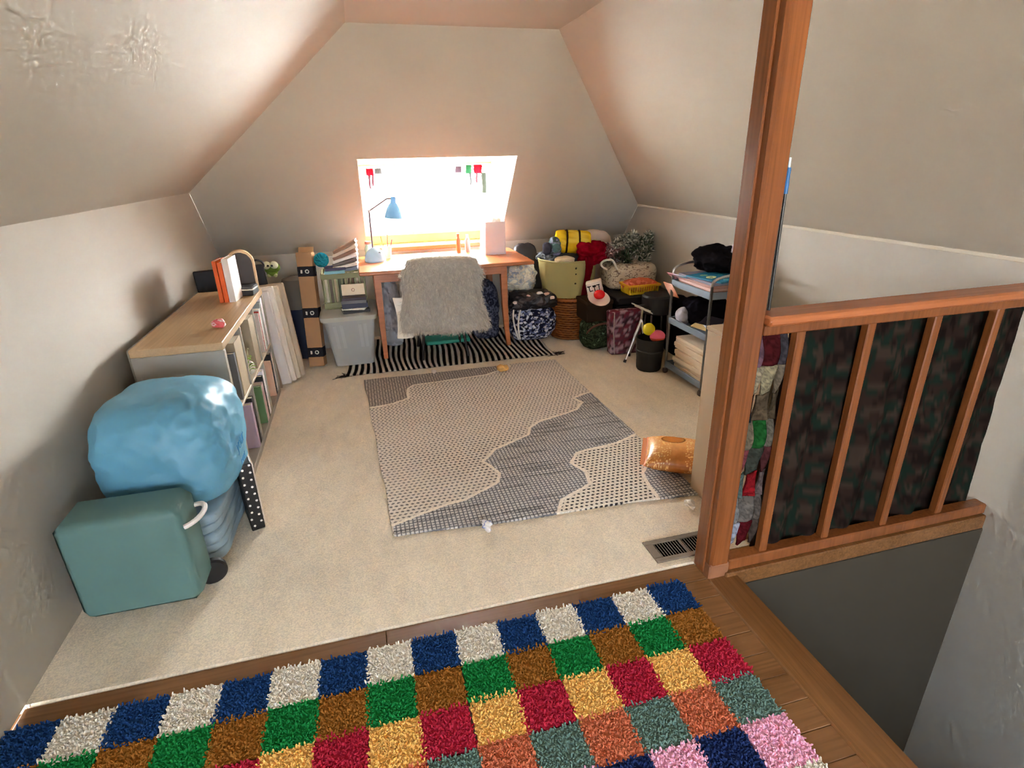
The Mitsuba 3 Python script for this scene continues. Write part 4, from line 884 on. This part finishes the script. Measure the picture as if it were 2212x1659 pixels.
# takeout style carton with print
k = thing('white_carton', 'small white carton with black lettering-like print tilted on the brown box', 'box')
CM = at(1.805, 4.19, 0.507, 0, -14, -24)
g = cbox(0.125, 0.11, 0.125, 0.003); g.apply_transform(CM); part(k, 'body', g, 'matte', (234, 226, 214))
for i, (x, z, w, h) in enumerate(((-0.036, 0.03, 0.028, 0.006), (-0.036, 0.012, 0.006, 0.036), (-0.022, -0.004, 0.02, 0.006), (0.002, 0.026, 0.024, 0.012), (0.002, 0.002, 0.006, 0.03), (0.03, 0.03, 0.024, 0.006), (0.036, 0.008, 0.006, 0.036), (0.024, -0.008, 0.02, 0.005), (-0.03, -0.036, 0.03, 0.007), (0.012, -0.036, 0.034, 0.006))):
    g = cbox(w * 1.15, 0.0015, h * 1.25, 0.0003); g.apply_translation((x * 1.1, -0.0556, z * 1.15)); g.apply_transform(CM); part(k, 'print', g, 'matte', (28, 26, 26))
k = thing('white_dish', 'shallow white dish propped up holding the red ball', 'dish')
dm = lathe([(0, 0), (0.05, 0.0), (0.088, 0.022), (0.092, 0.028), (0.086, 0.028), (0.048, 0.008), (0, 0.007)], 36)
part(k, 'bowl', tf(dm, (1.80, 4.105, 0.428), rx=32), 'gloss', (232, 220, 204))
k = thing('red_ball', 'bright red glossy ball in the white dish', 'ball')
part(k, 'ball', trimesh.creation.icosphere(subdivisions=4, radius=0.042).apply_scale((1.1, 1, 0.9)).apply_translation((1.802, 4.088, 0.478)), 'gloss', (222, 30, 30), True)
# white patterned tote with garlands
def twig(v):
    a = np.abs(npf(v, 22, 2, 7) - 0.5); b_ = np.abs(npf(v + 3, 30, 2, 9) - 0.5)
    return np.where((np.minimum(a, b_) < 0.016)[:, None], L(110, 84, 66), L(206, 192, 166))
k = thing('white_patterned_tote', 'white fabric basket with twig pattern on the black trunk', 'basket')
part(k, 'body', blob((2.215, 4.44, 0.55), (0.45, 0.34, 0.22), 4.5, 0.06, 6, 2, 5, 0.447), 'matte', twig, 30)
part(k, 'handle', tube(smoothpath([(1.985, 4.36, 0.62), (1.94, 4.33, 0.70), (2.0, 4.30, 0.705), (2.04, 4.30, 0.64), (2.09, 4.285, 0.61)], 22), 0.009, 8), 'matte', (230, 222, 206))
def garland(pts, seed, n, ln, cols, w=0.004):
    r = np.random.default_rng(seed); P = smoothpath(pts, 60); t = r.random(n) * 59; i = t.astype(int); f = (t - i)[:, None]; p = P[i] * (1 - f) + P[np.minimum(i + 1, 59)] * f
    D = r.normal(0, 1, (n, 3)); D /= np.linalg.norm(D, axis=1, keepdims=True); S = np.cross(D, r.normal(0, 1, (n, 3))); S /= np.linalg.norm(S, axis=1, keepdims=True); l = ln * r.uniform(0.5, 1.2, (n, 1))
    V = np.stack([p, p + D * l * 0.5 + S * w, p + D * l, p + D * l * 0.5 - S * w], 1).reshape(-1, 3); b = np.arange(n)[:, None] * 4
    m = trimesh.Trimesh(V, np.concatenate([b + [0, 1, 2], b + [0, 2, 3]], 0), process=False)
    C = np.array([L(*c) for c in cols])[r.integers(0, len(cols), n)].repeat(4, 0)
    return m, C, tube(P, 0.004, 5)
GC = [((40, 56, 34), (58, 78, 50), (30, 40, 28), (120, 112, 96)), ((46, 52, 40), (130, 128, 112), (226, 220, 204)), ((96, 60, 56), (180, 130, 122), (60, 50, 46), (220, 206, 200)), ((34, 44, 30), (70, 84, 60), (222, 216, 200)), ((56, 50, 46), (150, 140, 124), (40, 46, 34))]
GL = ['dark green garland heaped in the middle of the white fabric basket', 'silvery green garland across the top of the garland heap', 'dusty pink garland at the left of the garland heap', 'green and white garland on the right of the heap', 'brown and grey garland hanging at the back of the heap']
rr = np.random.default_rng(31)
for i in range(5):
    c0 = np.array([(2.20, 4.42, 0.74), (2.22, 4.46, 0.83), (2.07, 4.42, 0.77), (2.36, 4.42, 0.74), (2.22, 4.52, 0.76)][i])
    pts = c0 + rr.normal(0, 1, (11, 3)) * ((0.10, 0.05, 0.05), (0.09, 0.05, 0.03), (0.06, 0.05, 0.05), (0.06, 0.05, 0.06), (0.10, 0.05, 0.05))[i]
    m, C, core = garland(pts, i, 3600, 0.048, GC[i], 0.004)
    k = thing('garland', GL[i], 'garland'); part(k, 'needles', m, 'satin', (lambda C: (lambda v: C))(C), False, kind='stuff'); part(k, 'wire', core, 'matte', (50, 44, 34))
k = thing('yellow_basket', 'yellow plastic slotted basket of red cloth on the front of the black trunk', 'basket')
yx0, yx1, yy0, yy1, yz0, yz1 = 2.065, 2.335, 4.085, 4.255, 0.446, 0.53
part(k, 'base', rbox(yx0 + .01, yx1 - .01, yy0 + .01, yy1 - .01, yz0, yz0 + 0.008, 0.002), 'satin', (222, 178, 40))
def frame_ring(z0, z1, e, t=0.007): return cat(rbox(yx0 - e, yx1 + e, yy0 - e, yy0 - e + t, z0, z1, 0.002), rbox(yx0 - e, yx1 + e, yy1 + e - t, yy1 + e, z0, z1, 0.002), rbox(yx0 - e, yx0 - e + t, yy0 - e, yy1 + e, z0, z1, 0.002), rbox(yx1 + e - t, yx1 + e, yy0 - e, yy1 + e, z0, z1, 0.002))
part(k, 'rim', frame_ring(yz1 - 0.018, yz1, 0.010, 0.01), 'satin', (236, 176, 52)); part(k, 'band', frame_ring(yz0 + 0.004, yz0 + 0.02, -0.006), 'satin', (226, 186, 44))
for i in range(13):
    x = yx0 + 0.004 + i * 0.0205
    for y, Y in ((yy0 + 0.004, yy0 - 0.006), (yy1 - 0.008, yy1 + 0.002)):
        part(k, 'bar', loft([[(x, y, yz0 + .01), (x + .009, y, yz0 + .01), (x + .009, y + .005, yz0 + .01), (x, y + .005, yz0 + .01)], [(x, Y, yz1 - .01), (x + .009, Y, yz1 - .01), (x + .009, Y + .005, yz1 - .01), (x, Y + .005, yz1 - .01)]]), 'satin', (228, 190, 46), False)
for i in range(7):
    y = yy0 + 0.012 + i * 0.022
    for x, X in ((yx0 + 0.004, yx0 - 0.006), (yx1 - 0.008, yx1 + 0.002)):
        part(k, 'bar', loft([[(x, y, yz0 + .01), (x + .005, y, yz0 + .01), (x + .005, y + .009, yz0 + .01), (x, y + .009, yz0 + .01)], [(X, y, yz1 - .01), (X + .005, y, yz1 - .01), (X + .005, y + .009, yz1 - .01), (X, y + .009, yz1 - .01)]]), 'satin', (228, 190, 46), False)
add('coral_cloth', blob((2.20, 4.17, 0.512), (0.27, 0.165, 0.10), 4, 0.22, 13, 3, 5), 'satin', pattern([(206, 98, 66), (222, 120, 92), (196, 82, 54)], 16, 2), 30, label='coral red folded cloth heaped in the yellow basket', cat='cloth')

# tripod, bin, balls, black stool
k = thing('small_tripod', 'small chrome tripod with splayed legs and black feet on the carpet', 'tripod')
ap = np.array([2.02, 3.765, 0.335])
for fx_, fy_ in ((1.882, 3.735), (2.05, 3.68), (1.985, 3.87)):
    f_ = np.array([fx_, fy_, 0.012]); lk = part(k, 'leg', cat(tube([ap, ap * .5 + f_ * .5], 0.011, 8), tube([ap * .55 + f_ * .45, ap * .2 + f_ * .8], 0.009, 8), tube([ap * .25 + f_ * .75, f_], 0.007, 8)), 'metal', (196, 190, 186))
    add(lk + '__foot', tube([f_ + (ap - f_) * 0.06, f_ + (ap - f_) * -0.01], [0.009, 0.013], 10), 'satin', (22, 20, 20))
part(k, 'column', tube([ap + (0, 0, -0.06), ap + (0, 0, 0.10)], 0.009, 10), 'metal', (190, 186, 182))
part(k, 'head', rbox(1.99, 2.05, 3.74, 3.79, 0.42, 0.45, 0.006), 'satin', (26, 26, 28))
for s in (0, 1): part(k, 'pan_handle', tube([(1.93 - 0.01 * s, 3.72 + 0.03 * s, 0.462 + 0.012 * s), (2.03, 3.62 + 0.03 * s, 0.415 + 0.01 * s)], 0.0048, 8), 'metal', (206, 204, 200))
k = thing('black_bin', 'round black wastebasket on the carpet beside the cart', 'bin')
bx, by = 2.0, 3.57
part(k, 'body', lathe([(0, 0.002), (0.085, 0.002), (0.092, 0.015), (0.104, 0.25), (0.10, 0.25), (0.09, 0.03), (0, 0.012)], 40, (bx, by, 0)), 'satin', (20, 21, 22))
part(k, 'band', lathe([(0.100, 0.150), (0.1035, 0.153), (0.104, 0.160), (0.1008, 0.163)], 40, (bx, by, 0)), 'satin', (40, 42, 42))
add('yellow_ball', trimesh.creation.icosphere(subdivisions=3, radius=0.045).apply_translation((1.975, 3.56, 0.318)), 'satin', (226, 206, 34), True, label='bright yellow toy ball resting on top of the black bin', cat='ball')
add('pink_ball', trimesh.creation.icosphere(subdivisions=3, radius=0.054).apply_scale((1.05, 1, .85)).apply_translation((2.03, 3.525, 0.268)), 'satin', lambda v: np.where((v[:, 2:3] < 0.262), L(214, 80, 50), L(232, 104, 128)), True, label='pink and orange toy ball in the top of the black bin', cat='ball')
k = thing('black_stool', 'round black stool with thin metal legs behind the bin', 'stool')
sx_, sy_ = 2.185, 3.835
part(k, 'seat', lathe([(0, 0.36), (0.112, 0.36), (0.122, 0.37), (0.122, 0.49), (0.11, 0.505), (0, 0.508)], 40, (sx_, sy_, 0)), 'satin', (20, 19, 22))
for a in (0.6, 2.2, 3.8, 5.4): part(k, 'leg', tube([(sx_ + 0.09 * math.cos(a), sy_ + 0.09 * math.sin(a), 0.365), (sx_ + 0.108 * math.cos(a), sy_ + 0.108 * math.sin(a), 0.002)], 0.008, 8), 'metal', (120, 116, 112))
add('black_laundry_bag', blob((2.40, 3.84, 0.22), (0.18, 0.40, 0.50), 3.2, 0.12, 7, 4, 4, 0.002), 'matte', mottled((24, 22, 26), 0.4, 9), 30, label='black soft bag behind the stool and cart', cat='bag')

# ------------------------------------------------------------------ utility cart
k = thing('utility_cart', 'three-tier metal utility cart with blue-grey trays on the right', 'cart')
qx0, qx1, qy0, qy1 = 2.075, 2.445, 2.99, 3.455
for x in (qx0, qx1):
    for y in (qy0, qy1):
        part(k, 'post', tube([(x, y, 0.035), (x, y, 0.74)], 0.010, 10), 'metal', (120, 118, 116))
        ck = part(k, 'caster', lathe([(0, -0.012), (0.018, -0.012), (0.022, -0.006), (0.022, 0.006), (0.018, 0.012), (0, 0.012)], 20).apply_transform(rot(0, 90, 0)).apply_translation((x, y, 0.022)), 'satin', (70, 60, 58))
def tray(z):
    return cat(rbox(qx0, qx1, qy0, qy1, z, z + 0.006, 0.002), rbox(qx0 - .008, qx0 + .006, qy0, qy1, z, z + 0.045, 0.003), rbox(qx1 - .006, qx1 + .008, qy0, qy1, z, z + 0.045, 0.003), rbox(qx0, qx1, qy0 - .008, qy0 + .006, z, z + 0.045, 0.003), rbox(qx0, qx1, qy1 - .006, qy1 + .008, z, z + 0.045, 0.003))
for z in (0.05, 0.385, 0.655): part(k, 'tray', tray(z), 'satin', (108, 120, 132))
for y, s in ((qy0, -1), (qy1, 1)):
    part(k, 'handle', tube(smoothpath([(qx0, y, 0.73), (qx0 + 0.01, y + s * 0.004, 0.775), (qx0 + 0.06, y + s * 0.01, 0.795), (qx1 - 0.06, y + s * 0.01, 0.795), (qx1 - 0.01, y + s * 0.004, 0.775), (qx1, y, 0.73)], 30), 0.009, 8), 'metal', (196, 192, 188))
zz = 0.0565
for i in range(9):
    t = (0.034, 0.022, 0.03, 0.026, 0.032, 0.022, 0.03, 0.024, 0.02)[i]
    add('paper_stack', tf(cbox(0.30, 0.40, t - 0.001, 0.002), (2.265 + (0.006 if i % 2 else -0.004), 3.22 + 0.008 * ((i * 3) % 4 - 1.5), zz + t / 2), rz=(i * 37 % 5) - 2), 'matte', [(226, 208, 182), (216, 198, 174), (230, 214, 190)][i % 3], label='cream paper pad on the cart bottom tray, ' + ('lowest', 'second from below', 'third from below', 'fourth from below', 'middle', 'fourth from the top', 'third from the top', 'second from the top', 'topmost')[i] + ' of the stack', cat='paper', group='cream paper pads on the cart'); zz += t
# middle tray
add('black_sweater', blob((2.27, 3.33, 0.495), (0.30, 0.23, 0.20), 3.2, 0.2, 9, 3, 5, 0.394), 'matte', mottled((22, 20, 26), 0.5, 14), 30, label='black folded sweater on the middle tray of the cart', cat='clothes')
add('grey_cloth', blob((2.13, 3.37, 0.45), (0.09, 0.12, 0.12), 2.6, 0.25, 12, 5, 4, 0.394), 'matte', (176, 172, 182), 30, label='pale grey cloth at the far end of the cart middle tray', cat='cloth')
for i, (x, y, c, a, lab) in enumerate([(2.17, 3.14, (214, 186, 130), 20, 'yellow envelope on the cart middle tray'), (2.19, 3.06, (232, 230, 236), -15, 'white papers at the near end of the cart middle tray'), (2.33, 3.07, (206, 180, 128), 40, 'tan folder under the papers on the cart middle tray'), (2.14, 3.06, (40, 36, 40), 30, 'black notebook on the cart middle tray')]):
    def pf(u, v, i=i): return np.stack([(u - .5) * 0.17, (v - .5) * 0.13, 0.012 * np.sin(u * 5 + i) + 0.008 * v], -1)
    add('loose_paper', tf(grid(pf, 16, 12, 0.004), (x, y, 0.432 + 0.018 * i), rz=a), 'matte', c, True, label=lab, cat='paper')
# top tray
for i, (c, lab) in enumerate([((176, 136, 122), 'pinkish magazine at the bottom of the cart top tray'), ((146, 104, 86), 'brown magazine second from below on the cart top tray'), ((196, 160, 150), 'pale pink magazine third from below on the cart top tray'), ((160, 118, 106), 'rose magazine fourth from below on the cart top tray'), ((120, 116, 130), 'grey magazine below the blue record sleeve on the cart')]):
    add('magazine', tf(cbox(0.33, 0.40, 0.0175, 0.002), (2.26, 3.22, 0.6705 + 0.018 * i), rz=(i * 23 % 5) - 2), 'satin', c, label=lab, cat='magazine')
k = thing('record_sleeve', 'blue illustrated record sleeve with pale oval on top of the magazines', 'record sleeve')
part(k, 'sleeve', tf(cbox(0.28, 0.30, 0.01, 0.002), (2.235, 3.165, 0.7575), rz=14), 'satin', (36, 110, 140))
ov = trimesh.creation.annulus(0.014, 0.032, 0.002, sections=24); ov.apply_scale((1.3, 0.9, 1)); part(k, 'oval_print', tf(ov, (2.17, 3.15, 0.7635), rz=30), 'matte', (206, 214, 160))
for i, (x, y, c) in enumerate(((2.17, 3.22, (120, 170, 140)), (2.29, 3.07, (196, 196, 130)), (2.22, 3.05, (90, 160, 170)), (2.28, 3.2, (50, 140, 150)))):
    part(k, 'printed_patch', tf(trimesh.creation.cylinder(radius=0.02, height=0.002, sections=14).apply_scale((1.4, 0.8, 1)), (x - 0.01, y, 0.7637), rz=20 * i), 'matte', c)
add('magazine', tf(cbox(0.10, 0.20, 0.006, 0.002), (2.10, 3.40, 0.716), ry=35, rz=10), 'satin', pattern([(70, 150, 168), (230, 226, 224), (40, 50, 110), (220, 150, 160)], 22, 3), label='colourful leaflet sliding off the far corner of the cart top', cat='leaflet')
add('orange_leaflet', tf(cbox(0.12, 0.11, 0.005, 0.001), (2.07, 3.46, 0.625), ry=58, rz=4), 'satin', pattern([(214, 130, 84), (196, 104, 64), (230, 190, 170)], 20, 5), label='orange leaflet hanging at the far corner of the cart', cat='leaflet')
add('black_jacket', blob((2.335, 3.35, 0.845), (0.30, 0.34, 0.17), 2.6, 0.42, 8, 6, 5, 0.764), 'matte', mottled((22, 20, 22), 0.6, 14), 30, label='black jacket bundled on top of the cart', cat='jacket')
add('white_tissue_bag', blob((2.42, 3.20, 0.90), (0.12, 0.20, 0.17), 2.6, 0.3, 13, 2, 4), 'matte', pattern([(232, 222, 216), (238, 232, 228), (40, 40, 48), (214, 200, 204)], 16, 9), 30, label='white bag with black print behind the black jacket', cat='bag')

# ------------------------------------------------------------------ pile at the left foreground
k = thing('blue_plastic_bag', 'big light blue plastic bag at the left picture edge', 'bag')
part(k, 'body', blob((-0.83, 2.30, 0.47), (0.50, 0.56, 0.46), 3.4, 0.09, 5, 3, 5, 0.262), 'satin', mottled((92, 150, 176), 0.25, 5), 30)
part(k, 'print', cat(*[tf(meshkit.text_mesh(t, h, 0.002), (-0.574 + 0.004 * i, 2.17, z), 90, 0, 90) for i, (t, h, z) in enumerate((('your', 0.045, 0.44), ('ever', 0.03, 0.385)))]), 'satin', (52, 120, 168))
add('blue_grey_blanket', cat(*[blob((-0.875, 2.30, 0.035 + 0.045 * i), (0.41 - 0.01 * (i % 2), 0.48, 0.058), 6, 0.05, 6, i, 4) for i in range(5)]), 'matte', mottled((150, 172, 184), 0.25, 10), 30, label='stack of folded blue-grey blankets under the blue bag', cat='blanket')
k = thing('dotted_binder', 'black binder with white polka dots standing on the carpet at left', 'binder')
DM = at(-0.612, 2.345, 0.002, 0, 0, 18)
g = cbox(0.055, 0.27, 0.33, 0.004); g.apply_translation((0, 0.06, 0.165)); g.apply_transform(DM); part(k, 'cover', g, 'satin', (20, 19, 21))
g = rbox(-0.018, 0.034, -0.06, 0.19, 0.012, 0.318, 0.002); g.apply_transform(DM); part(k, 'pages', g, 'matte', (214, 200, 190))
rd = np.random.default_rng(6); dots = []
for i in range(9):
    for j in range(2):
        d_ = trimesh.creation.cylinder(radius=0.0052, height=0.001, sections=10); d_.apply_transform(rot(90, 0, 0)); d_.apply_translation((-0.0145 + 0.028 * j + rd.normal(0, .002), -0.0756, 0.025 + 0.035 * i + 0.017 * j)); d_.apply_transform(DM); part(k, 'dot', d_, 'matte', (226, 222, 216))
k = thing('teal_suitcase', 'teal suitcase with black wheel at the left picture edge', 'suitcase')
part(k, 'shell', rbox(-1.08, -0.70, 1.80, 1.99, 0.05, 0.44, 0.03), 'satin', (84, 116, 112), smooth=50)
part(k, 'wheel', tf(lathe([(0, -0.018), (0.045, -0.018), (0.052, -0.010), (0.052, 0.010), (0.045, 0.018), (0, 0.018)], 28), (-0.705, 1.97, 0.053), rx=90, rz=20), 'satin', (20, 20, 22))
part(k, 'wheel', tf(lathe([(0, -0.018), (0.045, -0.018), (0.052, -0.010), (0.052, 0.010), (0.045, 0.018), (0, 0.018)], 28), (-1.06, 1.97, 0.053), rx=90, rz=20), 'satin', (20, 20, 22))
part(k, 'handle', tube(smoothpath([(-0.70, 1.82, 0.36), (-0.665, 1.84, 0.37), (-0.665, 1.94, 0.37), (-0.70, 1.96, 0.36)], 16), 0.009, 8), 'satin', (216, 214, 212))
